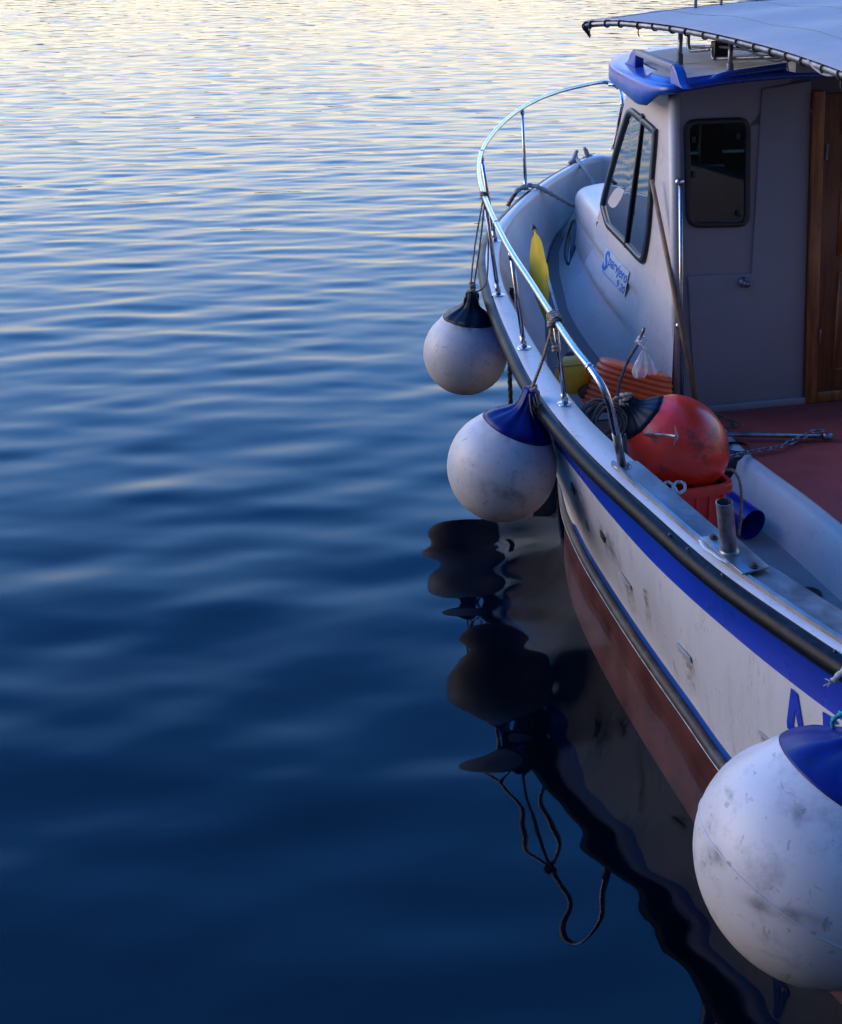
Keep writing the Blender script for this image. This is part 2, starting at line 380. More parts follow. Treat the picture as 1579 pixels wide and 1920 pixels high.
hill = mat('hill_scrub', (.075, .045, .028), .95, var=.5, scale=.05, spot=(.16, .10, .06), spot_amt=.8, spot_scale=.08)
def build_hills():
    rows = []
    g = np.random.default_rng(3)
    xs = np.linspace(-700, 700, 180)
    prof = np.zeros_like(xs)
    for k in range(1, 26): prof += g.normal()*np.sin(xs*k*.0065+g.uniform(0, 6))/k**.8
    prof = 12+3.0*prof+14/(1+np.exp(-(xs-60)/25)); prof = np.clip(prof, 6, 34)
    for t, hfac, dy in ((0, 0, 0), (.3, .35, 6), (.6, .7, 22), (1, 1, 60), (1.2, .8, 110), (1.4, -.2, 200)):
        rows.append([Vector((x, 330+dy+12*math.sin(x*.013), -.5+h*hfac+g.normal()*.5*hfac)) for x, h in zip(xs, prof)])
    o = MB().grid(rows).out('hills', hill, None, True); o['kind'] = 'structure'
build_hills()
def build_sky_screen():                            # quay behind the camera, plus an unseen slope added to block rear sky
    rows = []
    g = np.random.default_rng(9)
    for y, z in ((-1.0, -3), (-1.0, 1.6), (-14, 1.7), (-16, 6), (-19, 11), (-40, 22), (-90, 40)):
        rows.append([Vector((x, y - (0 if z < 2 else abs(x)*.02), z*(1 if z < 2 else (1+.12*math.sin(x*.09+z))))) for x in np.linspace(-90, 120, 60)])
    o = MB().grid(rows).out('quay_and_sky_screen', hill, None, False); o['kind'] = 'structure'
build_sky_screen()

# ------------------------------------------------------------------ the boat
boat = thing('fishing_boat', 'white fibreglass fishing boat with blue band, black rub rail and small wheelhouse', 'boat', W(0, 0, 0))
zs = tab([(-6, 1.0), (-4.5, .95), (-3, .93), (-1, .99), (1, 1.12), (2.2, 1.21), (3.45, 1.32)])
vR = tab([(3.42, 0), (3.36, -.1), (3.22, -.25), (2.91, -.55), (2.57, -.85), (2.13, -1.16), (1.7, -1.44), (1.31, -1.63), (.83, -1.775), (.43, -1.86), (-.11, -1.95), (-.59, -2.01), (-1.03, -2.055), (-1.5, -2.08), (-1.8, -2.08), (-2.22, -2.045), (-2.7, -1.99), (-3.07, -1.94), (-3.42, -1.87), (-3.7, -1.8), (-4.5, -1.6), (-5.2, -1.38), (-5.8, -1.15)])
vB = tab([(3.34, 0), (3.2, -.25), (2.9, -.56), (2.3, -1.0), (1.6, -1.34), (.9, -1.59), (.2, -1.79), (-.3, -1.89), (-.8, -1.955), (-1.26, -1.985), (-1.75, -1.99), (-2.1, -1.99), (-2.54, -1.965), (-3.07, -1.89), (-3.45, -1.83), (-3.64, -1.79), (-4.5, -1.58), (-5.2, -1.35), (-5.8, -1.12)])
vK = tab([(2.95, 0), (2.7, -.14), (2.1, -.45), (1.4, -.83), (.7, -1.2), (0, -1.48), (-.59, -1.69), (-1.14, -1.785), (-1.83, -1.835), (-2.3, -1.85), (-2.72, -1.855), (-3.11, -1.86), (-3.5, -1.81), (-4.5, -1.55), (-5.2, -1.3), (-5.8, -1.05)])
ZK = .085
ST = [-5.8, -5.2, -4.6, -4.0, -3.5, -3.0, -2.5, -2.0, -1.5, -1.0, -.5, 0, .5, 1.0, 1.5, 2.0, 2.4, 2.75, 3.02, 3.22, 3.35, 3.42]
def lvl(vf, ue, zf, side=-1, n=5):
    pts = []
    for u in ST:
        uu = -5.8+(u+5.8)*(ue+5.8)/(3.42+5.8)
        v = vf(uu) if u < 3.42 else 0
        pts.append(W(uu, -side*v*1.0 if side > 0 else v, zf(u)))
    return cr(pts, n)
def sgn(side): return 1 if side < 0 else -1
def lvl2(vf, ue, zf, side, n=5):
    s = sgn(side); pts = []
    for u in ST:
        uu = -5.8+(u+5.8)*(ue+5.8)/(3.42+5.8); v = vf(uu) if u < 3.42 else 0
        pts.append(W(uu, s*v, zf(u)))
    return cr(pts, n)
def vmix(a, b, t, ea, eb, bul=0.):
    # a level between two traced levels
    def f(q, e=None): return q
    return f
def hull_rows(side):
    R = []
    def between(A, B, t, bulge=0.):
        out = []
        for i, (p, q) in enumerate(zip(A, B)):
            m = p.lerp(q, t); out.append(m + VV*(sgn(side)*-1)*bulge*(1 if i < len(A)*.7 else (len(A)-i)/(len(A)*.3)))
        return out
    top = lvl2(lambda u: vR(u)+.015, 3.42, lambda u: zs(u)-.005, side)
    rb = lvl2(lambda u: vR(u)*.99+.035, 3.40, lambda u: zs(u)-.085, side)
    bb = lvl2(vB, 3.34, lambda u: zs(u)-.24-.03*max(0, min(1, (u+1.6)/1)), side)
    k1 = lvl2(vK, 2.97, lambda u: ZK+.062, side)
    k2 = lvl2(lambda u: vK(u)+.004, 2.95, lambda u: ZK, side)
    k3 = lvl2(lambda u: vK(u)+.02, 2.9, lambda u: ZK-.02, side)
    w1 = lvl2(lambda u: vK(u)*.985+.02, 2.88, lambda u: -.05, side)
    w2 = lvl2(lambda u: vK(u)*.985, 2.8, lambda u: -.42, side)
    w3 = lvl2(lambda u: vK(u)*.82, 2.6, lambda u: -.68, side)
    w4 = lvl2(lambda u: vK(u)*.02, 2.4, lambda u: -.95, side)
    return dict(top=top, rb=rb, bb=bb, m1=between(bb, k1, .3, .01), m2=between(bb, k1, .6, .0), m3=between(bb, k1, .85, .0), k1=k1, k2=k2, k3=k3, w1=w1, w2=w2, w3=w3, w4=w4)
hull = MB(); HR = {}
for side in (-1, 1):
    h = hull_rows(side); HR[side] = h
    names = ['top', 'rb', 'bb', 'm1', 'm2', 'm3', 'k1', 'k2', 'k3', 'w1', 'w2', 'w3', 'w4']; ks = [1, 1, 0, 0, 0, 0, 2, 3, 3, 3, 3, 3]
    for a, b, k in zip(names[:-1], names[1:], ks): hull.grid([h[a], h[b]], k=k)
tr = [HR[-1][n][0] for n in ('top', 'rb', 'bb', 'm1', 'm2', 'm3', 'k1', 'k2', 'k3', 'w1', 'w2', 'w3', 'w4')]; tl = [HR[1][n][0] for n in ('top', 'rb', 'bb', 'm1', 'm2', 'm3', 'k1', 'k2', 'k3', 'w1', 'w2', 'w3', 'w4')]
hull.grid([tr, tl])
hull_o = hull.out('hull', [gelhull, blue, blue2, redp], boat, True)
hb = bvh_of(hull_o)
# rub rail (a D-section rubber moulding) and the worn strake above the waterline
mb = MB()
for side in (-1, 1):
    s = sgn(side)
    pts = lvl2(lambda u: vR(u)+.012, 3.44, lambda u: zs(u)-.038, side, 5)
    mb.tube(pts, .043, 14, squash=(.95, 1))
mb.out('rub_rail', rubber, boat)
mb = MB()
for side in (-1, 1):
    mb.tube(lvl2(lambda u: vK(u)-.006, 2.97, lambda u: ZK-.002, side, 5), .026, 10)
mb.out('strake', strakem, boat)
mb = MB()
for side in (-1, 1):
    mb.tube(lvl2(lambda u: vK(u)-.026, 2.98, lambda u: ZK-.024, side, 5), .004, 6)
mb.out('strake_trim', steeld, boat)
# gunwale cap
capin = [(3.25, -.03), (3.18, -.14), (3.0, -.34), (2.72, -.6), (2.3, -.94), (1.8, -1.26), (1.3, -1.5), (.91, -1.63), (.55, -1.72), (.25, -1.77), (-.27, -1.83), (-.71, -1.87), (-.96, -1.89), (-1.5, -1.905), (-1.86, -1.9), (-2.09, -1.86), (-2.74, -1.79), (-3.02, -1.73), (-3.42, -1.64), (-4.5, -1.38), (-5.7, -1.0)]
vI = tab(capin)
zd = tab([(-.05, .3), (.4, .34), (.9, .46), (1.5, .6), (2.5, .8), (3.4, .9)])
vD = tab([(3.2, -.02), (3.05, -.45), (2.7, -.76), (1.95, -1.12), (1.5, -1.3), (1.0, -1.42), (.4, -1.56), (0, -1.64), (-.6, -1.72), (-1.5, -1.78), (-3, -1.66), (-4.5, -1.3), (-5.7, -.9)])
def vHull(u, z):                                  # half-breadth of the hull inside face at height z
    a = vB(u)*1.0; b = vK(min(u, 2.95)); t = (zs(u)-.24-z)/(zs(u)-.24-ZK)
    return a*(1-t)+b*t if t > 0 else a
_vD = vD
vD = lambda u: max(_vD(u), min(-.005, vHull(u, zd(u) if u > 0 else .15)+.035))
def zfl(u): return zd(u) if u > -.02 else .05
cap = MB(); inner = MB()
for side in (-1, 1):
    s = sgn(side)
    o1 = lvl2(lambda u: vR(u)+.02, 3.43, lambda u: zs(u)+.0, side)
    o2 = lvl2(lambda u: vR(u)+.035, 3.41, lambda u: zs(u)+.008, side)
    i1 = lvl2(lambda u: vI(u)-.012, 3.27, lambda u: zs(u)+.008, side)
    i2 = lvl2(lambda u: vI(u), 3.25, lambda u: zs(u)-.004, side)
    i3 = lvl2(lambda u: vI(u)+.006, 3.24, lambda u: zs(u)-.03, side)
    dd = lvl2(lambda u: max(vI(u)*.35+vD(u)*.65, min(-.004, vHull(u, zfl(u)*.8+zs(u)*.2 if u > 0 else .3)+.03)), 3.2, lambda u: zfl(u)*.8+zs(u)*.2 if u > 0 else .3, side)
    d1 = lvl2(lambda u: vD(u), 3.1, lambda u: zfl(u)+.005, side)
    cap.grid([o1, o2, i1, i2, i3])
    inner.grid([i3, dd, d1])
cap.out('gunwale', gel, boat, True)
inner.out('bulwark', gel, boat, True)
# foredeck / side deck and the cockpit floor
dk = MB(); cols = []
us = np.linspace(0.0, 3.08, 60)
for u in us:
    v0 = abs(vD(u))
    cols.append([W(u, -v0+2*v0*i/16, zd(u)+.012*math.cos((i/16-.5)*PI)) for i in range(17)])
dk.grid(cols); dk.out('deck', deckm, boat, True)
fl = MB(); cols = []
for u in np.linspace(-5.6, 0.0, 40):
    v0 = abs(vD(u))+.02
    cols.append([W(u, -v0+2*v0*i/10, .05) for i in range(11)])
fl.grid(cols); fl.add([W(0, -1.66, .05), W(0, 1.66, .05), W(0, 1.66, .3), W(0, -1.66, .3)], [(0, 1, 2, 3)])
fl.out('cockpit_floor', floorm, boat, False)
# raised centre box with red sole
bx = MB()
tops = [W(-.001, -.52, .297), W(-.62, -.61, .3), W(-1.4, -.57, .3), W(-2.4, -.56, .3), W(-5.2, -.5, .3)]
lip = cr(tops, 8)
low = [p + VV*-.13 + Vector((0, 0, -.25)) for p in lip]
mid = [p.lerp(q, .2)+VV*-.02+Vector((0, 0, .02)) for p, q in zip(lip, low)]
bx.grid([[p+VV*.05 for p in lip], lip, mid, low])
bx.add([lip[-1]+VV*.05, low[-1], W(-5.2, .6, .05), W(-5.2, .6, .3)], [(0, 1, 2, 3)])
bx.out('engine_box', gel, boat, True)
rd = MB(); e1 = [p+VV*.035+Vector((0, 0, .004)) for p in lip]
rows = [[p.lerp(W(UVZ(p)[0], 1.35, .304), t/6) for p in e1] for t in range(7)]
rd.grid(rows); rd.out('red_sole', redsole, boat, True)

# metal plate on the gunwale
pl = MB(); uu0 = -2.03; PU = np.linspace(-5.3, -2.06, 60)
PO = [W(u, vR(u)+.062, zs(u)+.016) for u in PU]; PI_ = [W(u, vI(u)-.004, zs(u)+.016) for u in PU]
PO2 = [p+Vector((0, 0, .012)) for p in PO]; PO3 = [p+VV*.012+Vector((0, 0, .016)) for p in PO]; PO4 = [p+VV*.02+Vector((0, 0, .004)) for p in PO]
low1 = [p+Vector((0, 0, -.01)) for p in PO]; low2 = [p+Vector((0, 0, -.03)) for p in PI_]
pl.grid([low1, PO, PO2, PO3, PO4, PI_, low2]); 
pl.add([low1[-1], PO2[-1], PO3[-1], PO4[-1], PI_[-1], low2[-1]], [(0, 1, 2, 3, 4, 5)])
pl.out('gunwale_plate', steelp, boat, 'auto')
ub = MB()
for side in (1,):
    ub.grid([[W(u, -vR(u)-.062, zs(u)+.014) for u in PU], [W(u, -vI(u)+.004, zs(u)+.014) for u in PU]])
ub.out('gunwale_plate', steelp, boat, 'auto')

# ---- wheelhouse
def zq(u): return zd(u)
base_px = [(1059, 438), (1046, 472), (1046, 512), (1061, 580), (1077, 612), (1103, 651), (1126, 680)]
bp = [UVZ(on_h(x, y, zq)) for x, y in base_px]
bt = sorted([(a, b) for a, b, c in bp]+[(.25, -.82), (-.01, -.72)])
vBs = tab(bt); ub_front = bt[-1][0]
def vW(u, z): return -(.72+.055*(z-.3))+.05*max(u, 0)+.05*max(u-.9, 0)**2
ZT = 1.16
def side_v(u, z):
    """outer face of the wheelhouse side: plane above, swelling out to the deck below, with two steps"""
    top = vW(u, z)
    if z > ZT: return top
    zb = zd(max(u, 0)); s = (ZT-z)/(ZT-zb); s = max(0, min(1, s))
    return side_s(u, z, s)
def side_s(u, z, s):
    top = vW(u, z)
    g = np.interp(s, [0, .16, .30, .325, .36, .60, .625, .66, 1.0], [0, .02, .10, .045, .05, .36, .31, .335, 1.0])
    w_ = np.interp(u, [0.1, .62, .72, 1.2], [0, .25, .8, 1.0])
    b = vBs(u)
    q_ = vW(u, ZT); return (q_ if s > 0 else top) + (min(b, q_)-q_)*(g*w_ + s*s*(1-w_))
def u_front(z): return np.interp(z, [1.2, 1.36, 2.35], [1.62, 1.46, .76])
wall = MB()
zlist = sorted(set([ZT-(ZT-.3)*s for s in (0, .08, .16, .23, .30, .325, .36, .45, .55, .60, .625, .66, .75, .85, .93, 1.0)]+[1.2, 1.3, 1.4, 1.55, 1.7, 1.85, 2.0, 2.15, 2.3, 2.38]))
ncol = 44
for side in (-1, 1):
    s = sgn(side); rows = []
    for i in range(ncol+1):
        f = i/ncol; col = []
        for j, sz in enumerate(range(len(zlist))):
            z = zlist[j]
            ue = float(u_front(max(z, 1.2)))
            if z < ZT: ue = 1.66
            u = f*ue
            zz = z; sf_ = None
            if z <= ZT:                           # follow the rising deck
                sfrac = (ZT-z)/(ZT-.3); zz = ZT-sfrac*(ZT-zd(u)+.01); sf_ = sfrac
            col.append(W(u, s*(side_v(u, zz) if sf_ is None else side_s(u, zz, sf_)), zz))
        rows.append(col)
    wall.grid(rows)
# aft corner post is rounded by a thin filler, front is the raked windscreen panel
def frp(z, t):
    u = float(u_front(z)); return W(u+.14*(1-t*t), vW(u, z)*-t, z)
for za, zb in ((1.2, 1.42), (2.29, 2.42)):
    wall.grid([[frp(z, -1+2*i/12) for i in range(13)] for z in (za, (za+zb)/2, zb)])
for ta_, tb_ in ((-1, -.9), (-.06, .06), (.9, 1)):
    wall.grid([[frp(z, t) for t in (ta_, (ta_+tb_)/2, tb_)] for z in (1.42, 1.7, 2.0, 2.29)])
wall_o = wall.out('wheelhouse_wall', gel, boat, True)
# forward trunk
tk = MB(); nose_u = 2.78
GP = [(0, 0), (.16, .02), (.30, .10), (.325, .045), (.36, .05), (.60, .36), (.625, .31), (.66, .335), (1.0, 1.0)]
def ring(vf, zf, ue, u0=1.66):
    pts = [(u, vf(u)) for u in np.linspace(u0, ue-.38, 12)]
    v0 = pts[-1][1]; ub_ = pts[-1][0]
    for k in range(1, 11):
        a = PI/2*k/10; pts.append((ub_+(ue-ub_)*math.sin(a)**.9, v0*math.cos(a)**.9 if k < 10 else 0))
    full = pts+[(u, -v) for u, v in pts[:-1][::-1]]
    return [W(u, v, zf(u)) for u, v in full]
tope = lambda u: vW(u, 1.16)
lv = []
for s_, g_ in GP[::-1]:
    lv.append(ring(lambda u, g_=g_: tope(u)+(min(vBs(u), tope(u))-tope(u))*g_, lambda u, s_=s_: ZT-s_*(ZT-zd(min(u, 3.2))+.01), 2.74+.2*g_))
lv.append(ring(lambda u: tope(u)+.012, lambda u: 1.195, 2.725, 1.4))
lv.append(ring(lambda u: tope(u)+.035, lambda u: 1.22, 2.70, 1.4))
lv.append(ring(lambda u: tope(u)+.075, lambda u: 1.232, 2.65, 1.4))
lv.append(ring(lambda u: tope(u)*.45, lambda u: 1.25, 2.3, 1.4))
lv.append(ring(lambda u: -.02, lambda u: 1.26, 1.9, 1.4))
tk.grid(lv); trunk_o = tk.out('cabin_trunk', gel, boat, True)
clearg = bpy.data.materials.new('windscreen_glass'); clearg.use_nodes = True; t_ = clearg.node_tree; t_.nodes.clear()
o_ = t_.nodes.new('ShaderNodeOutputMaterial'); mx_ = t_.nodes.new('ShaderNodeMixShader'); a_ = t_.nodes.new('ShaderNodeBsdfTransparent'); a_.inputs[0].default_value = (.36, .52, .50, 1)
b_ = t_.nodes.new('ShaderNodeBsdfGlossy'); b_.inputs['Roughness'].default_value = .03; f_ = t_.nodes.new('ShaderNodeFresnel'); f_.inputs[0].default_value = 1.45
t_.links.new(f_.outputs[0], mx_.inputs[0]); t_.links.new(a_.outputs[0], mx_.inputs[1]); t_.links.new(b_.outputs[0], mx_.inputs[2]); t_.links.new(mx_.outputs[0], o_.inputs[0])
for ta_, tb_ in ((-.9, -.06), (.06, .9)):
    MB().grid([[frp(z, ta_+(tb_-ta_)*k/5)-UU*.01 for k in range(6)] for z in (1.42, 1.85, 2.29)]).out('windscreen', clearg, boat, False)
wb = bvh_of(wall_o, trunk_o)
# bulkhead
bh = MB()
def BU(x, y, u=0): return on_u(x, y, u)
OUT2 = [(-.725, .05), (-.72, .3), (-.84, 2.37), (0, 2.455), (.84, 2.37), (.72, .3), (.725, .05)]
rwq = [UVZ(on_u(x, y, 0))[1:] for x, y in ((1285, 228), (1403, 223), (1401, 421), (1291, 423))]
def rr2(q_, r, n=5):
    out = []
    for i in range(4):
        a, b, c = Vector(q_[i-1]), Vector(q_[i]), Vector(q_[(i+1) % 4]); s0 = b+(a-b).normalized()*r; s1 = b+(c-b).normalized()*r
        for k in range(n+1):
            t = k/n; out.append(s0*(1-t)**2+b*2*t*(1-t)+s1*t*t)
    return out
inn = rr2(rwq, .075); cw = sum(inn, Vector((0, 0)))/len(inn)
def ray_poly(d):
    best = None
    for i in range(len(OUT2)):
        a = Vector(OUT2[i]); b = Vector(OUT2[(i+1) % len(OUT2)]); e = b-a; den = d.x*e.y-d.y*e.x
        if abs(den) < 1e-9: continue
        t = ((a.x-cw.x)*e.y-(a.y-cw.y)*e.x)/den; q_ = ((a.x-cw.x)*d.y-(a.y-cw.y)*d.x)/den
        if t > 0 and -1e-6 <= q_ <= 1+1e-6 and (best is None or t < best): best = t
    return cw+d*best
outr = [ray_poly((p-cw).normalized()) for p in inn]
used_ = set()
for c_ in OUT2:
    k_ = min((k for k in range(len(inn)) if k not in used_), key=lambda k: (inn[k]-cw).normalized().angle((Vector(c_)-cw).normalized())); outr[k_] = Vector(c_); used_.add(k_)
bh.grid([[W(.05, *p) for p in outr], [W(0, *p) for p in outr], [W(0, *p) for p in inn], [W(.05, *p) for p in inn]], closed_c=True, closed_r=True)
bh.out('bulkhead', gelshade, boat, False)
lin = MB();  # dark sheet added inside the white walls as painted shade
for side in (-1, 1):
    sg_ = sgn(side); rows = []
    for z in (.32, .8, 1.18, 1.6, 2.0, 2.34):
        rows.append([W(.052+(float(u_front(max(z, 1.2)))-.09)*f_/6, sg_*(vW(.052+(float(u_front(max(z, 1.2)))-.09)*f_/6, z)+.05), z) for f_ in range(7)])
    lin.grid(rows)
lin.add([W(.053, -.68, .33), W(1.4, -.62, .33), W(1.4, .62, .33), W(.053, .68, .33)], [(0, 1, 2, 3)])
lin.add([W(1.45, -.62, .33), W(1.42, -.62, 1.3), W(1.42, .62, 1.3), W(1.45, .62, .33)], [(0, 1, 2, 3)])
lin.out('cabin_shade_lining', dark_in, boat, False)
dz_ = on_u(1340, 284, .95).z
db = MB(); db.box(W(.98, 0, dz_/2+.16), UU*.05, VV*.62, Vector((0, 0, dz_/2-.17)))  # wide dark box added to block bright sky seen through the cabin
pv0 = UVZ(on_u(1313, 250, .9))[1]; pv1 = UVZ(on_u(1353, 250, .9))[1]
db.box(W(.9, (pv0+pv1)/2, 2.05), UU*.02, VV*(pv1-pv0)/2, Vector((0, 0, .4)))
db.out('sky_block_and_post', dark_in, boat, False)
ib = MB(); ib.box(W(.55, -.36, 1.42), UU*.03, VV*.16, Vector((0, 0, .36))); ib.box(W(.75, -.1, 1.0), UU*.2, VV*.25, Vector((0, 0, .35))); ib.out('helm_seat', tape, boat, True, bevel=.03)
rp = MB()
def rv(x, y): return UVZ(on_u(x, y, 0))[1:]
a1 = rv(1428, 166); a2 = rv(1408, 512); a3 = rv(1288, 517); a4 = rv(1300, 778); a5 = rv(1503, 758); a6 = rv(1520, 150)
rp.prism([W(0, *a1), W(0, *a2), W(0, *a3), W(0, a4[0]+.01, a4[1]+.02), W(0, a5[0], a5[1]+.02), W(0, *a6)], UU*-.014)
rp.out('bulkhead_panel', gelshade, boat, True, bevel=.01, bseg=3)
# plinth at the foot of the bulkhead
ph_ = MB(); ph_.prism([W(-.014, a4[0]+.02, .29), W(-.014, a5[0]+.02, .29), W(-.014, a5[0]+.02, .345), W(-.014, a4[0]+.03, .345)], UU*-.022)
ph_.out('plinth', gelshade, boat, True, bevel=.008)
# corner post, rounded, catching the light
mb = MB(); mb.tube([W(.02, -.70, .3), W(.02, -.765, 1.3), W(.02, -.82, 2.33)], .035, 12); mb.out('corner_moulding', gel, boat)
# door
dr = bpy.data.objects.new('door', None)
def quad_u(pts, u, off): return [W(u, *rv(*p)) if isinstance(p[0], int) else W(u, *p) for p in pts]
v1b, z1b = rv(1505, 752); v1t, z1t = rv(1521, 156)
DW = .80
fm = MB()
fw = .075
fm.prism([W(-.0145, v1b, .305), W(-.0145, v1b+fw, .305), W(-.0145, v1t+fw, 2.33), W(-.0145, v1t, 2.33)], UU*-.03)
fm.prism([W(-.0145, v1b+DW, .305), W(-.0145, v1b+DW-fw, .305), W(-.0145, v1t+DW-fw, 2.33), W(-.0145, v1t+DW, 2.33)], UU*-.03)
fm.prism([W(-.0145, v1b+fw+.001, .305), W(-.0145, v1b+DW-fw-.001, .305), W(-.0145, v1b+DW-fw-.001, .375), W(-.0145, v1b+fw+.001, .375)], UU*-.027)
frame_o = fm.out('door_frame', wood, boat, True, bevel=.004)
dl = MB(); dl.prism([W(-.0145, v1b+fw+.004, .385), W(-.0145, v1b+DW-fw-.004, .385), W(-.0145, v1t+DW-fw-.004, 2.31), W(-.0145, v1t+fw+.004, 2.31)], UU*-.012)
door_o = dl.out('door', woodd, boat, True, bevel=.003)
for za, zb in ((.52, 1.16), (1.28, 1.98), (2.06, 2.26)):
    mo = MB(); xa = v1b+fw+.115; xb = v1b+DW-fw-.115; sh = -.028*(za-.3)
    mo.prism([W(-.0265, xa+sh, za), W(-.0265, xb+sh, za), W(-.0265, xb+sh, zb), W(-.0265, xa+sh, zb)], UU*-.010)
    mo.out('door_panel', wood if za > 2 else woodd, door_o, True, bevel=.006)
    m2 = MB()
    for (p0, p1) in (((xa, za), (xb, za)), ((xb, za), (xb, zb)), ((xb, zb), (xa, zb)), ((xa, zb), (xa, za))):
        m2.tube([W(-.030, p0[0]+sh, p0[1]), W(-.030, p1[0]+sh, p1[1])], .009, 6)
    m2.out('panel_moulding', wood, door_o)
for z in (.75, 1.95):
    MB().box(W(-.047, v1b+fw+.004-.028*(z-.3), z), UU*.004, VV*.006, Vector((0, 0, .05))).out('hinge', steeld, door_o, True, bevel=.002)
# rounded windows
def rrect(p00, p10, p11, p01, r, n=6):
    """3-D quad with rounded corners; r as a fraction"""
    Q = [p00, p10, p11, p01]; out = []
    for i in range(4):
        a, b, c = Q[i-1], Q[i], Q[(i+1) % 4]
        s0 = b.lerp(a, min(.5, r/(b-a).length)); s1 = b.lerp(c, min(.5, r/(b-c).length))
        for k in range(n+1):
            t = k/n; out.append(s0*(1-t)**2+b*2*t*(1-t)+s1*t*t)
    return out
def inset(poly, d):
    c = sum(poly, Vector())/len(poly); n = len(poly); out = []
    nn = (poly[0]-c).cross(poly[n//4]-c).normalized()
    for i, p in enumerate(poly):
        t = (poly[(i+1) % n]-poly[i-1]).normalized(); inn = nn.cross(t)
        out.append(p+inn*d)
    return out
def win(poly, nrm, w_, name, parent, proud=.014, glass=True):
    out0 = poly; in0 = inset(poly, w_); nrm = nrm.normalized()
    fb = MB(); rows = [[p-nrm*.004 for p in out0], [p+nrm*proud*.7 for p in out0], [p+nrm*proud for p in inset(poly, .006)], [p+nrm*proud for p in inset(poly, w_-.006)], [p+nrm*proud*.7 for p in in0], [p-nrm*.004 for p in in0]]
    fb.grid(rows, closed_c=True)
    fo = fb.out(name, frameb, parent, True)
    g = MB(); g.add([p+nrm*.003 for p in in0], [tuple(range(len(in0)))])
    if glass: g.out('pane', glassd, fo, False)
    return fo, in0
rw = rrect(on_u(1281, 224, -.003), on_u(1407, 219, -.003), on_u(1405, 425, -.003), on_u(1287, 427, -.003), .085)
wo, wi = win(rw, -UU, .036, 'rear_window', boat, .016)
for x, y in ((1300, 262), (1300, 327), (1384, 255), (1384, 400)):
    mb = MB(); mb.box(on_u(x, y, -.012), UU*.008, VV*.012, Vector((0, 0, .02))); mb.out('window_latch', tape, wo, True, bevel=.004)
# faint framework seen through the rear pane: far windows catching the water light are left to the reflection
lamp = MB(); pz = on_u(1394, 529, -.016)
lamp.lathe([(0, .034), (.008, .034), (.012, .028), (.04, .022), (.055, .02), (.056, .0005)], pz, -UU, 20); lamp.sphere(pz+UU*-.05+VV*.012, .016)
lamp.tube([pz+UU*-.03, pz+UU*-.035+Vector((0, 0, .035))], .007, 8)
lamp.out('deck_fitting', steeld, boat)
# side window, black frame, raked
def hw(x, y, off=.002): return on_hit(x, y, wb, off)
swp = [(1188, 203), (1209, 220), (1231, 240), (1234, 252), (1228, 330), (1222, 420), (1214, 478), (1208, 494), (1199, 489), (1178, 466), (1150, 437), (1140, 424), (1131, 392), (1130, 378), (1140, 335), (1158, 270), (1175, 215), (1181, 204)]
def onwall(x, y, off=.002):
    u, z = .7, 1.6
    for _ in range(60):
        p = on_v(x, y, vW(u, z)); u2, _v, z2 = UVZ(p); u = .6*u+.4*u2; z = .6*z+.4*z2
    return on_v(x, y, vW(u, z))-VV*off
sw = [onwall(*p) for p in swp]
print('window', [tuple(round(q_, 2) for q_ in UVZ(p)) for p in sw])
nrm = (-VV+Vector((0, 0, -.05))).normalized()
pts = cr(sw, 4, True)
# orient
cc = sum(pts, Vector())/len(pts); nn = (pts[0]-cc).cross(pts[len(pts)//4]-cc)
if nn.dot(nrm) < 0: pts = pts[::-1]
def win2(pts, nrm, w_, name, parent, proud):
    n = len(pts); c = sum(pts, Vector())/n
    ins = lambda d: [p + nrm.cross((pts[(i+1) % n]-pts[i-1]).normalized())*d for i, p in enumerate(pts)]
    fb = MB(); fb.grid([[p-nrm*.01 for p in pts], [p+nrm*proud*.6 for p in pts], [p+nrm*proud for p in ins(.008)], [p+nrm*proud for p in ins(w_-.008)], [p+nrm*.002 for p in ins(w_)]], closed_c=True)
    fo = fb.out(name, frameb, parent, True)
    I = ins(w_-.004); g = MB(); g.add([p+nrm*.004 for p in I]+[sum(I, Vector())/n+nrm*.004], [(i, (i+1) % n, n) for i in range(n)])
    g.out('pane', glassd, fo, False)
    return fo
swo = win2(pts, nrm, .052, 'side_window', boat, .02)
mb = MB(); a = onwall(1208, 215, .012); b = onwall(1176, 462, .012)
mb.tube([a, a.lerp(b, .5), b], .02, 8, squash=(1, .6)); mb.out('mullion', frameb, swo)
# portlight in the trunk side
ppx = [(1079, 411), (1081, 428), (1078, 455), (1071, 488), (1066, 498), (1061, 488), (1060, 472), (1065, 445), (1073, 420)]
pp = [hw(*p) for p in ppx]
if all(pp):
    pp = cr(pp, 3, True); c = sum(pp, Vector())/len(pp); n0 = (-VV+UU*.2+Vector((0, 0, .25))).normalized()
    if (pp[0]-c).cross(pp[len(pp)//4]-c).dot(n0) < 0: pp = pp[::-1]
    win2(pp, n0, .022, 'portlight', boat, .012)
glassr = clearg
for o_ in wo.children:
    if o_.name.startswith('pane'): o_.data.materials[0] = glassr
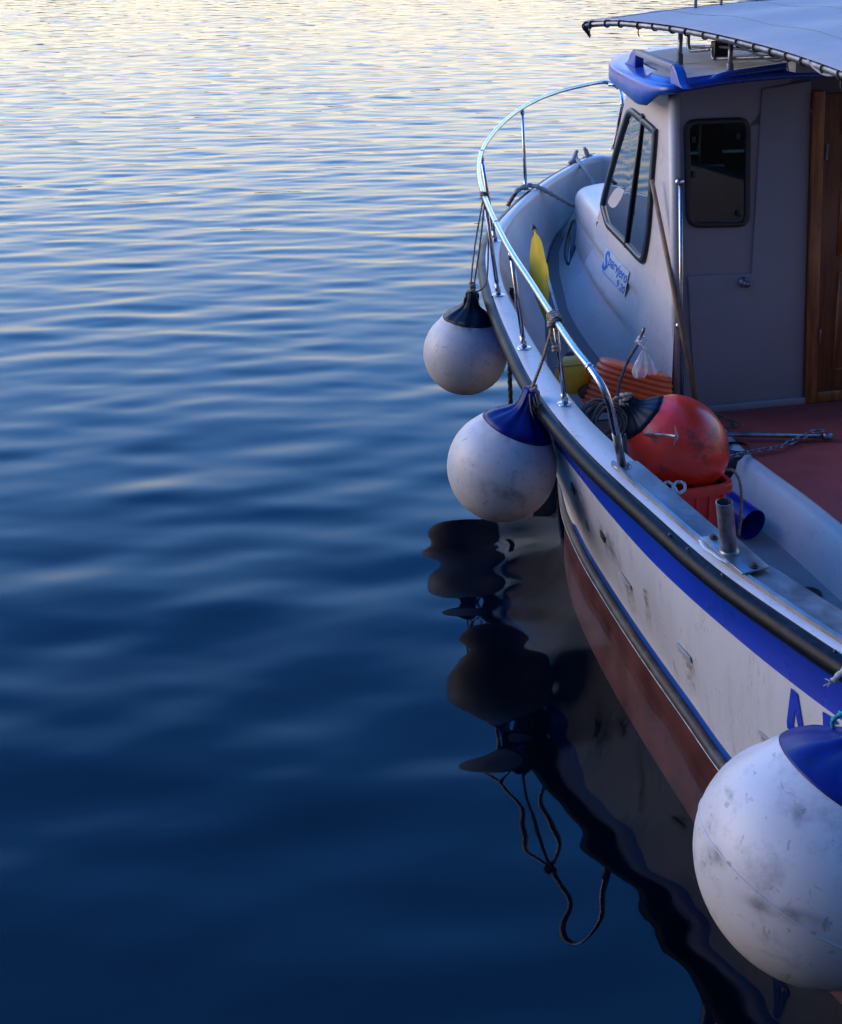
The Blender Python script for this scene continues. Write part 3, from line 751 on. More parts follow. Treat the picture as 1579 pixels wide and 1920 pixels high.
# maker's sticker
q = [hw(1139, 462, .003), hw(1182, 510, .003), hw(1173, 557, .003), hw(1128, 508, .003)]
bil = lambda s, t, off=0: (q[3]*(1-s)+q[2]*s)*(1-t)+(q[0]*(1-s)+q[1]*s)*t + nrm*off
st = MB(); st.grid([[bil(i/6, j/3, .006) for i in range(7)] for j in range(4)]); sto = st.out('sticker', stickw, boat, False)
def text_on(txt, s0, s1, t0, t1, off, m, parent, shear=0., name='lettering', bold=.0):
    cu = bpy.data.curves.new('t', 'FONT'); cu.body = txt; cu.size = 1; cu.shear = shear; cu.offset = bold; cu.resolution_u = 3
    ob = bpy.data.objects.new('t', cu); C.objects.link(ob)
    dg = bpy.context.evaluated_depsgraph_get(); me = bpy.data.meshes.new_from_object(ob.evaluated_get(dg))
    bpy.data.objects.remove(ob)
    xs = [v.co.x for v in me.vertices]; ys = [v.co.y for v in me.vertices]; x0, x1, y0, y1 = min(xs), max(xs), min(ys), max(ys)
    for v in me.vertices:
        v.co = bil(s0+(s1-s0)*(v.co.x-x0)/(x1-x0), t0+(t1-t0)*(v.co.y-y0)/(y1-y0), off)
    return link(name, me, m, parent, False)
text_on('S', .02, .22, .12, .97, .008, stickb, sto, .2, bold=.03)
text_on('parvjero', .2, .98, .34, .9, .008, stickb, sto, .25, bold=.012)
text_on('9.20', .66, .97, .05, .36, .008, stickb, sto, .2, bold=.005)
MB().grid([[bil(.05+.6*i/4, .05+.03*j, .008) for i in range(5)] for j in range(2)]).out('rule_line', stickb, sto, False)

# roof moulding
rf = MB()
def RF(px, py, v): return UVZ(on_v(px, py, v))
outl = []     # (u, v, z_bottom, z_top) round the roof
VE = .95
e1 = RF(1147, 151, -.90); e2 = RF(1213, 194, -VE); 
sideu = [(-.12, -.90), (.02, -.95), (.25, -.96), (.6, -.93), (.88, -.89), (1.08, -.82), (1.21, -.70), (1.30, -.48), (1.35, -.2), (1.36, 0)]
su = [(-.16, 0), (-.15, -.4), (-.14, -.75)]+sideu
full = su+[(u, -v) for u, v in su[1:-1][::-1]]
fullp = cr([Vector((u, v, 0)) for u, v in full], 4, True)
def zroof(u, v): return 2.40+.075*(1-(v/.95)**2)+.005*u
def droop(u, v):                                  # depth of the blue fascia
    s = np.interp(u, [-.16, -.02, .12, .28, .6, 1.1, 1.45], [.035, .055, .135, .15, .12, .10, .05])
    return s if abs(v) > .6 else (.035 if u < 0 else .06)
cen = Vector((.65, 0, 0))
rows = []
def rr_(k, dz): 
    out = []
    for p in fullp:
        q_ = cen+(p-cen)*k; out.append(W(q_.x, q_.y, zroof(p.x, p.y)+dz(p.x, p.y)))
    return out
rows.append(rr_(.90, lambda u, v: -droop(u, v)*.7))
rows.append(rr_(.985, lambda u, v: -droop(u, v)-.01))
rows.append(rr_(1.0, lambda u, v: -droop(u, v)+.004))
rows.append(rr_(1.0, lambda u, v: -.02))
rows.append(rr_(.99, lambda u, v: .0))
rows.append(rr_(.93, lambda u, v: .004)); rows.append([W(*((cen+(p-cen)*(.79 if p.x > .3 else .9)).xy), zroof(*((cen+(p-cen)*.8).xy))+.004) for p in fullp])
rf.grid(rows, closed_c=True); rf.out('roof_edge', roofblue, boat, True)
tp = MB(); rows = []
for k_ in (.8, .7, .6, .4, .2, .02):
  for k in (k_,):
    rows.append([W(*( (cen+(p-cen)*(k if p.x > .3 or k < .75 else .9)).xy ), zroof((cen+(p-cen)*k).x, (cen+(p-cen)*k).y)+.006) for p in fullp])
tp.grid(rows, closed_c=True); tp.out('roof', rooft, boat, True)
un = MB(); un.grid([rows_ for rows_ in [[W(*( (cen+(p-cen)*k).xy ), zroof(p.x, p.y)-droop(p.x, p.y)*.7) for p in fullp] for k in (.9, .5, .02)]], closed_c=True); un.out('roof_underside', gelshade, boat, True)
# moulded feet and the grab bar on the roof edge
def onroof(x, y, dz=.0):
    z = 2.42
    for _ in range(30):
        p = on_z(x, y, z); u, v, _z = UVZ(p); z = .6*z+.4*(zroof(u, v)+dz)
    return on_z(x, y, z)
hn = MB()
A0 = onroof(1196, 124); A1 = onroof(1268, 155)
ga = A0+Vector((0, 0, .085)); gb = A1+Vector((0, 0, .085))
dirr = (gb-ga).normalized()
for p in (A0, A1):
    sgn_ = -1 if p is A0 else 1
    prof = [(-.03, 0), (-.03, .105), (.02, .115), (.07, .085), (.13, .025), (.2, 0)]
    poly = [p+dirr*(sgn_*a_)+Vector((0, 0, b_-.008)) for a_, b_ in prof]
    side_ = dirr.cross(Vector((0, 0, 1))).normalized()
    MB().prism([q_-side_*.03 for q_ in poly], side_*.06).out('handrail_foot', roofblue, boat, True, bevel=.006)
hn = MB(); side_ = dirr.cross(Vector((0, 0, 1))).normalized()
hn.box((ga+gb)/2+Vector((0, 0, .005)), dirr*((gb-ga).length/2-.01), side_*.028, Vector((0, 0, .018)))
hn.out('roof_handrail', greyt, boat, True, bevel=.006)
# raised coaming along the after edge
rc = MB(); pts_ = cr([W(-.10, -.66, 2.41), W(-.11, -.58, 2.452), W(-.12, -.45, 2.472), W(-.12, 0, 2.51), W(-.12, .5, 2.48), W(-.1, .7, 2.43)], 6)
rc.tube(pts_, .026, 10, squash=(1.2, .9)); rc.out('roof_coaming', roofblue, boat)

# awning and its frame
aw = bpy.data.objects.new('awning', None)
tub_px = [(1097, 47, -.92), (1120, 43, -.86), (1160, 42, -.80), (1200, 45, -.75), (1245, 50, -.70), (1290, 57, -.68), (1345, 68, -.68), (1400, 81, -.69), (1450, 94, -.71), (1500, 109, -.73), (1579, 137, -.77), (1660, 172, -.82), (1760, 222, -.88)]
tub = [on_v(x, y, v) for x, y, v in tub_px]
tubc = cr(tub, 8)
af = MB(); R_ = []
nA = len(tubc)
for i, p in enumerate(tubc):
    u, v, z = UVZ(p); row = []
    flat = min(1, i/10)
    for j in range(15):
        t = j/14; vv_ = v-.012 + t*(1.05-v); 
        cam_ = .115*math.sin(min(1, t*1.1)*PI/2)*(1)
        uu_ = u - (0.10*t if i < 4 else 0)
        sag = .012*math.sin(u*7)*math.sin(t*PI)
        row.append(W(uu_, vv_, z+.026+cam_*.9+sag))
    R_.append(row)
af.grid(R_)
af2 = MB(); af2.grid([[p-Vector((0, 0, .006)) for p in r] for r in R_])
af.grid([[p-Vector((0, 0, .005)) for p in r] for r in R_])
# hem hanging over the tube
af.grid([[r[0] for r in R_], [r[0]+VV*-.014+Vector((0, 0, -.008)) for r in R_]])
awn = af.out('awning', fabric, boat, True)
se = MB()
for jj in (3, 8): se.tube([r[jj]+Vector((0, 0, .002)) for r in R_[::2]], .0022, 5)
se.out('seam', greyt, awn)
se = MB(); se.tube([R_[14][j]+Vector((0, 0, .003)) for j in range(15)], .0022, 5); se.out('seam', greyt, awn)
tt = MB(); tt.tube([p-Vector((0, 0, .006)) for p in tubc], .021, 12); tube_o = tt.out('awning_tube', steeld, boat)
acc = 0; nxt = .04; random.seed(4)
for i in range(1, nA):
    acc += (tubc[i]-tubc[i-1]).length
    if acc > nxt:
        nxt = acc+random.uniform(.15, .21)
        t = (tubc[i]-tubc[i-1]).normalized(); e1_ = t.cross(Vector((0, 0, 1))).normalized(); e2_ = t.cross(e1_)
        sl = random.uniform(-.012, .012)
        ring_ = [tubc[i]+(e1_*math.cos(a)+e2_*math.sin(a))*.0265+t*sl*math.sin(a)-Vector((0, 0, .006)) for a in [2*PI*k/14 for k in range(14)]]
        m_ = MB(); m_.tube(ring_, .005, 6, closed=True)
        if random.random() < .4: m_.tube([ring_[3], ring_[3]+Vector((0, 0, -.03)), ring_[3]+Vector((.008, 0, -.05))], .004, 5)
        m_.out('lashing', ropeb if random.random() < .6 else roped, tube_o)
m_ = MB()
p0 = tubc[0]
for k in range(4):
    m_.tube(cr([p0+Vector((.01*k, 0, .02)), p0+Vector((.012*k-.02, -.02, -.01)), p0+Vector((.01+.008*k, -.01, -.05-.012*k))], 4), .006, 6)
m_.out('lashing_tail', roped, tube_o)
wirep = cr([on_v(x, y, -.72) for x, y in ((1345, 74), (1380, 84), (1415, 100), (1440, 112), (1462, 114), (1478, 104))], 5)
MB().tube(wirep, .006, 6).out('cable', roped, tube_o)
wirep = cr([on_v(x, y, -.76) for x, y in ((1515, 112), (1528, 128), (1548, 140), (1568, 140), (1590, 132))], 5)
MB().tube(wirep, .008, 6).out('cable', greyt, tube_o)
def post(x, yb, yt):
    b_ = onroof(x, yb); t_ = None
    # top: on the vertical through the base
    u, v, z = UVZ(b_); t_ = on_u(x, yt, u); top = Vector((b_.x, b_.y, t_.z))
    m_ = MB(); m_.tube([b_, top], .0155, 10); m_.lathe([(0, .04), (.006, .04), (.01, .024), (.07, .022), (.072, .016)], b_, (0, 0, 1), 16)
    return m_.out('awning_post', steeld, boat)
post(1274, 122, 60); post(1368, 141, 74)
def vp(x, y, v): return on_v(x, y, v)
m_ = MB()
m_.tube(cr([vp(1291, 66, -.55), vp(1291, 86, -.55), vp(1294, 94, -.55), vp(1302, 95, -.55), vp(1335, 92, -.52)], 4), .012, 8)
m_.tube([vp(1296, 87, -.52), vp(1345, 88, -.5)], .009, 8)
m_.tube(cr([vp(1336, 88, -.52), vp(1336, 106, -.52), vp(1340, 110, -.52), vp(1352, 110, -.5), vp(1462, 106, -.45)], 4), .012, 8)
m_.tube([vp(1350, 88, -.5), vp(1468, 98, -.42)], .009, 8)
m_.out('pipe_frame', steeld, boat)
MB().box(vp(1350, 92, -.47), UU*.03, VV*.05, Vector((0, 0, .05))).out('speaker_box', tape, boat, True, bevel=.008)
MB().box(vp(1512, 122, -.5), UU*.05, VV*.09, Vector((0, 0, .035))).out('deck_light', greyt, boat, True, bevel=.01)
# far-side awning supports
for u in (1.0, -1.4):
    m_ = MB(); m_.tube([W(u, .9, .9), W(u, .95, 2.8)], .018, 10); m_.out('awning_post', steeld, boat)

# ---- bow rail
def rz(x, y, z): return on_z(x, y, z)
rail_px = [(1150, 277, 1.34), (1160, 235, 1.55), (1167, 195, 1.76), (1163, 170, 1.85), (1150, 158, 1.905), (1130, 154, 1.92), (1095, 160, 1.92), (1050, 171, 1.91), (1010, 186, 1.895), (975, 205, 1.87), (942, 231, 1.84), (917, 260, 1.80), (903, 285, 1.77), (898, 310, 1.745), (900, 340, 1.725), (910, 372, 1.70), (930, 418, 1.66), (958, 471, 1.61), (997, 531, 1.56), (1040, 598, 1.52), (1075, 650, 1.49), (1105, 688, 1.46), (1128, 722, 1.41), (1143, 757, 1.33), (1154, 805, 1.19), (1167, 874, .975)]
railp = [rz(*p) for p in rail_px]
rail3 = cr(railp, 8)
rl = MB(); rl.tube(rail3, .0165, 14); rail_o = rl.out('bow_rail', steel, boat)
# the starboard half of the pulpit
def mirror(p):
    u, v, z = UVZ(p); return W(u, -v, z)
rl = MB(); rl.tube([mirror(p) for p in cr([p for p in railp[6:]], 6)], .0165, 12); rs_o = rl.out('bow_rail', steel, boat)
for i in (2, 12, 16, 19, 21):
    c = railp[i]; 
    for p in (c,):
        t = (railp[i+1]-railp[i-1]).normalized(); e = t.orthogonal().normalized(); e2 = t.cross(e)
        MB().tube([c-t*.012, c+t*.012], .0185, 12).out('rail_sleeve', steel, rail_o)
def stanchion(top, foot_px, par):
    f_ = on_h(*foot_px, lambda u: zs(u)+.01)
    top = Vector(top); d = (top-f_).normalized()
    m_ = MB(); m_.tube([f_, top], .0125, 12); m_.tube([f_, f_+d*.075], .0165, 12); m_.tube([top-d*.05, top], .0165, 12)
    m_.lathe([(0, .042), (.004, .042), (.007, .036), (.009, .018)], f_-Vector((0, 0, .002)), (0, 0, 1), 20)
    m_.out('stanchion', steel, par)
    return f_
def rail_at(x, y):
    best = min(rail3, key=lambda p: abs(px_of(p)[0]-x)+abs(px_of(p)[1]-y)); return best
def px_of(p):
    q_ = p-EYE; dpt = q_.y*math.cos(PHI)-q_.z*math.sin(PHI); upc = q_.y*math.sin(PHI)+q_.z*math.cos(PHI)
    return 789.5+F_PX*q_.x/dpt, YP-F_PX*upc/dpt
ftl = []
for (tx, ty), ft in (((978, 203), (986, 355)), ((902, 290), (929, 452)), ((907, 366), (935, 553)), ((957, 470), (983, 652)), ((1038, 596), (1060, 757))):
    ftl.append((rail_at(tx, ty), stanchion(rail_at(tx, ty), ft, rail_o)))
for a_, b_ in ftl:
    m_ = MB(); m_.tube([mirror(b_), mirror(a_)], .0125, 10); m_.out('stanchion', steel, rs_o)
e_ = railp[-1]; MB().tube([e_, e_.lerp(railp[-2], .9)], .0195, 12).lathe([(0, .04), (.005, .04), (.008, .02)], e_-Vector((0, 0, .002)), (0, 0, 1), 18).out('rail_foot', steeld, rail_o)
e_ = railp[0]; MB().lathe([(0, .04), (.005, .04), (.008, .018)], e_-Vector((0, 0, .01)), (0, 0, 1), 18).out('rail_foot', steel, rail_o)
# bow chock: two curling horns
for cx, cy, sg in ((1075, 303, 1), (1102, 293, -1)):
    b_ = on_h(cx, cy, lambda u: zs(u)+.01); m_ = MB()
    t_ = (on_h(1110, 291, zs)-on_h(1070, 306, zs)).normalized()
    m_.tube(cr([b_-t_*.05*sg, b_+Vector((0, 0, .012)), b_+t_*.035*sg+Vector((0, 0, .06)), b_+t_*.055*sg+Vector((0, 0, .085))], 5), lambda f_: .024-.012*abs(f_-.3), 10, squash=(1, .8))
    m_.box(b_, t_*.05, t_.cross(Vector((0, 0, 1)))*.022, Vector((0, 0, .006)))
    m_.out('bow_chock', greyt, boat)
# mooring bitt hidden behind the trunk corner
m_ = MB(); bb_ = W(2.95, 0, .86); m_.tube([bb_, bb_+Vector((0, 0, .28))], .05, 14); m_.tube([bb_+Vector((0, 0, .2))-VV*.12, bb_+Vector((0, 0, .2))+VV*.12], .018, 10); m_.out('mooring_bitt', steeld, boat)

# stainless grab rail on the corner
g0 = UVZ(on_u(1276, 341, -.05)); g1 = UVZ(on_u(1279, 775, -.05))
ga, gb = W(-.05, g0[1], g0[2]), W(-.05, g1[1], g1[2])
m_ = MB(); m_.tube([ga+(gb-ga)*-.0, gb], .0125, 12); grab = m_.out('grab_rail', steel, boat)
for y_ in (341, 611):
    p = on_u(1276, y_, -.05); a_ = W(*UVZ(p)); t_ = VV*-.02+UU*-.02
    m_ = MB(); m_.tube([a_+UU*.055+VV*.0, a_-UU*.014], .019, 12); m_.sphere(a_+VV*-.012, (.022, .022)); m_.out('rail_bracket', steel, grab)

# rod holder on its plate
plz = zs(-2.75)+.018
pp = [on_z(x, y, plz+.006) for x, y in ((1312, 1010), (1372, 1002), (1442, 1066), (1392, 1079))]
rh = MB(); rh.prism(pp, (0, 0, .008)); rho = rh.out('rod_holder', steelp, boat, True, bevel=.002)
b_ = on_z(1367, 1034, plz+.014); t2 = b_+Vector((-.022, -.0, .215))
tb = on_v(1359, 940, UVZ(b_)[1]); t2 = W(UVZ(b_)[0]+.01, UVZ(tb)[1]-.01, tb.z)
t2 = on_u(1358, 941, UVZ(b_)[0])
hol = MB(); ax = (t2-b_).normalized(); L_ = (t2-b_).length
hol.lathe([(0, .033), (L_, .033), (L_+.001, .0305), (L_-.12, .0305), (L_-.121, .0005)], b_, ax, 28)
hol.lathe([(0, .040), (.006, .038), (.012, .033)], b_, ax, 24)
hol.out('holder_tube', steeld, rho, 'auto')
for x, y in ((1338, 1008), (1414, 1062)):
    c = on_z(x, y, plz+.016); m_ = MB(); m_.lathe([(0, .017), (.003, .017), (.004, .011), (.012, .010), (.013, .0005)], c, (0, 0, 1), 12); m_.out('bolt', strakem, rho, 'auto')
m_ = MB(); m_.tube(cr([on_z(x, y, plz+.016) for x, y in ((1313, 1013), (1322, 1027), (1336, 1036), (1350, 1047), (1366, 1055))], 4), .0055, 6, squash=(1.6, .4)); m_.out('sealant', stickw, rho)
m_ = MB(); c = on_z(1520, 1112, .06)
m_.lathe([(0, .055), (.006, .055), (.01, .045), (.006, .03), (.006, .0005)], c, (0, 0, 1), 20); m_.out('floor_drain', tape, boat)
for x, y in ((1256, 1003), (1290, 1030), (1355, 1078), (1152, 903), (1566, 1222)):
    c = on_z(x, y, zs(-3)+.012); m_ = MB(); m_.lathe([(0, .008), (.005, .007), (.006, .0005)], c, (0, 0, 1), 8); m_.out('screw_head', strakem, boat)
# hull slots, dents and streaks
def hh(x, y, off=.004): return on_hit(x, y, hb, off)
for k, (a_, b_, c_, d_) in enumerate([((1165, 1070), (1184, 1098), (1186, 1106), (1168, 1084)), ((1271, 1203), (1296, 1231), (1299, 1243), (1275, 1219)), ((1423, 1367), (1452, 1392), (1456, 1399), (1428, 1378)), ((1073, 903), (1081, 921), (1080, 929), (1073, 918)), ((1127, 992), (1136, 1008), (1136, 1018), (1129, 1006)), ((1099, 972), (1103, 984), (1106, 996), (1100, 988))]):
    P_ = [hh(*q_, off=.003) for q_ in (a_, b_, c_, d_)]
    if not all(P_): continue
    m_ = MB(); m_.prism(P_, (VV*-1).normalized()*.006)
    m_.out('drain_scoop', [greyt, greyt, greyt, tape, strakem, greyt][k], boat, True, bevel=.002)
def decal(quad, m, name, nx=5, ny=9, off=.0035):
    rows = []; uvs = []
    for j in range(ny+1):
        row = []
        for i in range(nx+1):
            s, t = i/nx, j/ny
            x = (quad[0][0]*(1-s)+quad[1][0]*s)*(1-t)+(quad[3][0]*(1-s)+quad[2][0]*s)*t
            y = (quad[0][1]*(1-s)+quad[1][1]*s)*(1-t)+(quad[3][1]*(1-s)+quad[2][1]*s)*t
            p = hh(x, y, off)
            if p is None: return
            row.append(p); uvs.append((s, t))
        rows.append(row)
    vs = [p for r in rows for p in r]; n1 = nx+1
    fs = [(j*n1+i, j*n1+i+1, (j+1)*n1+i+1, (j+1)*n1+i) for j in range(ny) for i in range(nx)]
    me = bpy.data.meshes.new(name); me.from_pydata([tuple(v) for v in vs], [], fs)
    ul = me.uv_layers.new(name='UVMap')
    for p in me.polygons:
        for li in p.loop_indices: ul.data[li].uv = uvs[me.loops[li].vertex_index]
    link(name, me, m, boat, True)
decal([(1277, 1214), (1300, 1240), (1312, 1320), (1290, 1300)], stain, 'rust_streak')
decal([(1168, 1080), (1188, 1104), (1200, 1180), (1182, 1150)], stain, 'rust_streak')
decal([(1426, 1374), (1450, 1394), (1440, 1420), (1420, 1410)], stain, 'rust_streak')
decal([(1205, 1100), (1215, 1108), (1228, 1200), (1214, 1190)], stain, 'rust_streak')
decal([(1110, 950), (1150, 1000), (1180, 1090), (1130, 1040)], smudge, 'scuff')
decal([(1070, 880), (1095, 905), (1110, 1000), (1080, 960)], smudge, 'scuff')
# registration characters on the bow quarter
def glyph(px_poly, tris, name='registration_letter'):
    P_ = [hh(*p, off=.005) for p in px_poly]
    if not all(P_): return
    me = new_mesh(P_, tris); link(name, me, blue, boat, False)
o_ = [(1485, 1289), (1497, 1300), (1509, 1374), (1508, 1378), (1495, 1380), (1478, 1364), (1477, 1352), (1492, 1330), (1489, 1360), (1500, 1371)]
glyph(o_, [(0, 1, 7), (1, 2, 9), (1, 9, 7), (0, 7, 8, 6), (6, 8, 5), (5, 8, 9, 4), (9, 2, 3), (9, 3, 4)])
glyph([(1544, 1333), (1566, 1346), (1574, 1356), (1556, 1360), (1546, 1372)], [(0, 1, 2, 3, 4)])

# ------------------------------------------------------------------ buoys
def px_dir(dx, dy, toward=0.):   # image direction (dx right, dy down) as a world direction roughly facing the lens
    return Vector((dx, toward, -dy)).normalized()
def make_buoy(name, label, c, R, axis, capm, bodym, group, squash=1., sag=0., cap_h=.8, neck=1.55, tall=1., fold=.10, seed=1):
    root = thing(name, label, 'buoy', c, group)
    axis = Vector(axis).normalized(); rg = random.Random(seed)
    prof = []
    for i in range(0, 33):
        a = PI*i/44
        if -math.cos(a) > cap_h*.78: break
        prof.append((-math.cos(a)*R*tall, max(.001, math.sin(a)*R)))
    hl = prof[-1][0]/R; rl_ = prof[-1][1]/R
    tail = [(.80, .66), (.89, .575), (.98, .47), (1.05, .36), (1.12, .26), (1.2, .19), (1.3, .16), (neck, .145), (neck+.03, .12)]
    bodyp = prof + [(h_*R, r_*R) for h_, r_ in tail if h_ > hl]
    ph = rg.random()*6
    def fn(h_, r_, a):
        t = max(0, min(1, (h_/R-.78)/.3)); q = r_*(1+fold*t*(math.sin(7*a+ph)*.6+.4*math.sin(13*a+2*ph)))
        if sag: q *= 1+sag*math.sin(2*a+ph)*(1-t)
        return q
    b = MB(); b.lathe([x for x in bodyp], c, axis, 64, fn=fn); b.out('body', bodym, root)
    cs = [(h_, r_+.0025) for h_, r_ in bodyp]
    hc = cap_h*R; rc_ = float(np.interp(hc, [p[0] for p in cs], [p[1] for p in cs]))
    capp = [(hc-.002, rc_-.003), (hc, rc_)]+[p for p in cs if p[0] > hc+.004]+[(neck*R+.035*R, .0005)]
    cb = MB(); cb.lathe(capp, c, axis, 64, fn=fn); cb.out('cap', capm, root)
    return root, Vector(c)+axis*R*neck
bA = on_z(873, 651, .665)
bA = on_v(873, 661, -2.02)
RA = 78.5*( (bA-EYE).length )/F_PX*1.0
bA_root, topA = make_buoy('fender_buoy', 'white round buoy with black top hanging furthest forward at the bow', bA, RA, Vector((.10, -.02, 1)), buoyblack, buoyw, 'white round fender buoys hung along the side', cap_h=.84, neck=1.48, seed=3)
bB = on_v(941, 874, -2.25)
RB = 102*((bB-EYE).length)/F_PX*.985
bB_root, topB = make_buoy('fender_buoy', 'white round buoy with blue top, the middle one of the three', bB, RB, Vector((.36, .0, 1)), buoycap, buoyw, 'white round fender buoys hung along the side', cap_h=.80, neck=1.55, seed=5)
bC = on_v(1518, 1611, -2.3)
dC = (bC-EYE).length; RC = 221*dC/F_PX*.845
bC_root, topC = make_buoy('fender_buoy', 'largest white round buoy with blue top, scuffed grey, at the lower right corner', bC, RC, Vector((.44, .1, .89)), buoycap, buoyw, 'white round fender buoys hung along the side', cap_h=.78, neck=1.45, tall=.97, seed=9)
print('buoys', bA, RA, bB, RB, bC, RC, UVZ(bC))
# moulding seam and rivet of the near buoy
axC = Vector((.44, .1, .89)).normalized(); e1 = axC.orthogonal().normalized(); e2 = axC.cross(e1)
MB().tube([bC-axC*RC*.12+(e1*math.cos(a)+e2*math.sin(a))*RC*.9935 for a in [2*PI*k/96 for k in range(96)]], .0025, 5, closed=True).out('seam', buoyw, bC_root)

def bdecal(root, quad, m, name='scuff'):
    bv = bvh_of(root.children[0]); nx, ny = 8, 8; rows = []; uvs = []
    for j in range(ny+1):
        for i in range(nx+1):
            s_, t_ = i/nx, j/ny
            x = (quad[0][0]*(1-s_)+quad[1][0]*s_)*(1-t_)+(quad[3][0]*(1-s_)+quad[2][0]*s_)*t_
            y = (quad[0][1]*(1-s_)+quad[1][1]*s_)*(1-t_)+(quad[3][1]*(1-s_)+quad[2][1]*s_)*t_
            p = on_hit(x, y, bv, .0025)
            if p is None: return
            rows.append(p); uvs.append((s_, t_))
    n1 = nx+1; me = bpy.data.meshes.new(name)
    me.from_pydata([tuple(v) for v in rows], [], [(j*n1+i, j*n1+i+1, (j+1)*n1+i+1, (j+1)*n1+i) for j in range(ny) for i in range(nx)])
    ul = me.uv_layers.new(name='UVMap')
    for p in me.polygons:
        for li in p.loop_indices: ul.data[li].uv = uvs[me.loops[li].vertex_index]
    link(name, me, m, root, True)
sm2 = fade_mat('buoy_scuff', (.12, .10, .095), .45, 16, True)
for q_ in ([(1370, 1660), (1566, 1715), (1566, 1765), (1366, 1700)], [(1318, 1570), (1350, 1580), (1372, 1640), (1322, 1625)], [(1480, 1500), (1510, 1500), (1508, 1560), (1480, 1560)], [(1356, 1470), (1380, 1478), (1376, 1505), (1360, 1500)]):
    bdecal(bC_root, q_, sm2)
bdecal(bB_root, [(880, 880), (1010, 930), (1000, 960), (880, 925)], sm2)
bdecal(bA_root, [(820, 655), (930, 690), (925, 730), (830, 710)], sm2)
bdecal(bA_root, [(838, 600), (925, 612), (925, 632), (838, 622)], stain, 'rust_ring')
# buoy lines (each a thing)
rA_att = rail_at(907, 368)
knA = on_v(885, 520, UVZ(topA)[1]); 
def knot(mb, c, r, rr, n=3, seed=0):
    g = random.Random(seed)
    for k in range(n):
        ax = Vector((g.uniform(-.6, .6), g.uniform(-.6, .6), 1)).normalized(); a0 = ax.orthogonal().normalized(); b0 = ax.cross(a0); o = Vector(c)+Vector((0, 0, (k-(n-1)/2)*rr*1.7))
        rope(None, [o+(a0*math.cos(t)+b0*math.sin(t))*r for t in [2*PI*i/8 for i in range(8)]], rr, None, n=4, closed=True, sub=mb)
m_ = MB()
tA = topA
rope(None, [rA_att+Vector((-.005, -.01, 0)), rA_att.lerp(tA, .5)+Vector((-.02, 0, 0)), tA+Vector((-.01, 0, .05)), tA], .0062, None, sub=m_)
rope(None, [rA_att+Vector((.005, -.02, 0)), rA_att.lerp(tA, .5)+Vector((.01, 0, 0)), tA+Vector((.01, 0, .05)), tA], .0062, None, sub=m_)
rope(None, [rA_att+Vector((.02, -.02, -.02)), rA_att.lerp(tA, .55)+Vector((.065, 0, 0)), rA_att.lerp(tA, .85)+Vector((.075, 0, -.02)), rA_att.lerp(tA, .95)+Vector((.03, 0, -.02)), tA+Vector((0, 0, .03))], .0062, None, sub=m_)
knot(m_, tA+Vector((.0, 0, .035)), .017, .0085, 4, 2)
knot(m_, rA_att, .022, .0085, 3, 5)
m_.tube(cr([tA+Vector((-.02, -.01, .0)), tA+Vector((-.05, -.02, -.03)), tA+Vector((-.055, -.02, -.1))], 4), .005, 6)
m_.tube(cr([tA+Vector((.02, -.01, .0)), tA+Vector((.035, -.02, -.04)), tA+Vector((.04, -.02, -.08))], 4), .005, 6)
o = m_.out('buoy_line', ropem, None, True, loc=tA); o['label'] = 'tan rope from the bow rail down to the black topped buoy'; o['category'] = 'rope'
rB_att = rail_at(1038, 600); m_ = MB()
rope(None, [rB_att, rB_att.lerp(topB, .5)+Vector((.005, 0, 0)), topB+Vector((0, 0, .01)), topB+Vector((0, 0, -.04))], .0095, None, sub=m_)
tB = (rail_at(1060, 630)-rail_at(1020, 570)).normalized(); e1 = tB.orthogonal().normalized(); e2 = tB.cross(e1)
hel = [rB_att+tB*(-.045+.09*k/40)+(e1*math.cos(k*.62)+e2*math.sin(k*.62))*.027 for k in range(41)]
rope(None, hel, .0095, None, n=2, sub=m_)
rope(None, [rB_att+Vector((-.01, -.03, .0)), rB_att+Vector((-.02, -.035, -.06)), rB_att+Vector((.0, -.03, -.12)), rB_att+Vector((.015, -.03, -.13))], .010, None, sub=m_)
knot(m_, rB_att+Vector((-.01, -.03, -.01)), .022, .01, 2, 8); knot(m_, rB_att+Vector((.005, -.03, -.135)), .012, .009, 2, 3)
knot(m_, topB+Vector((0, -.01, .0)), .022, .010, 3, 4)
g = random.Random(3)
for k in range(12):
    a_ = topB+Vector((g.uniform(-.02, .03), g.uniform(-.05, -.02), 0)); L_ = g.uniform(.07, .17)
    m_.tube(cr([a_, a_+Vector((g.uniform(0, .03), -.01, -L_*.5)), a_+Vector((g.uniform(.02, .07), 0, -L_))], 4), .0035, 5)
o = m_.out('buoy_line', ropem, None, True, loc=topB); o['label'] = 'tan rope knotted round the bow rail holding the middle blue topped buoy'; o['category'] = 'rope'
m_ = MB(); cC = on_hit(1572, 1362, bvh_of(bC_root.children[1]), .01) or topC
rope(None, [cC+Vector((.03, 0, .02)), cC+Vector((0, -.01, .03)), cC+Vector((-.02, -.01, .01)), cC+Vector((-.005, -.01, -.03)), cC+Vector((.05, 0, -.05))], .0075, None, sub=m_)
rope(None, [cC+Vector((.0, 0, .03)), topC+Vector((0, 0, .0)), W(-4.2, vR(-4.2)-.03, zs(-4.2)+.03), W(-4.2, -1.6, zs(-4.2)+.05)], .0075, None, sub=m_)
o = m_.out('buoy_line', ropet, None, True, loc=topC); o['label'] = 'teal rope tied to the top of the largest buoy'; o['category'] = 'rope'
e_ = on_h(1556, 1268, lambda u: zs(u)-.04)+Vector((0, -.03, 0)); f_ = on_h(1640, 1215, lambda u: zs(u)+.04)
m_ = MB(); rope(None, [e_, e_.lerp(f_, .45)+Vector((0, -.01, .02)), f_, f_+VV*.3], .0115, None, sub=m_)
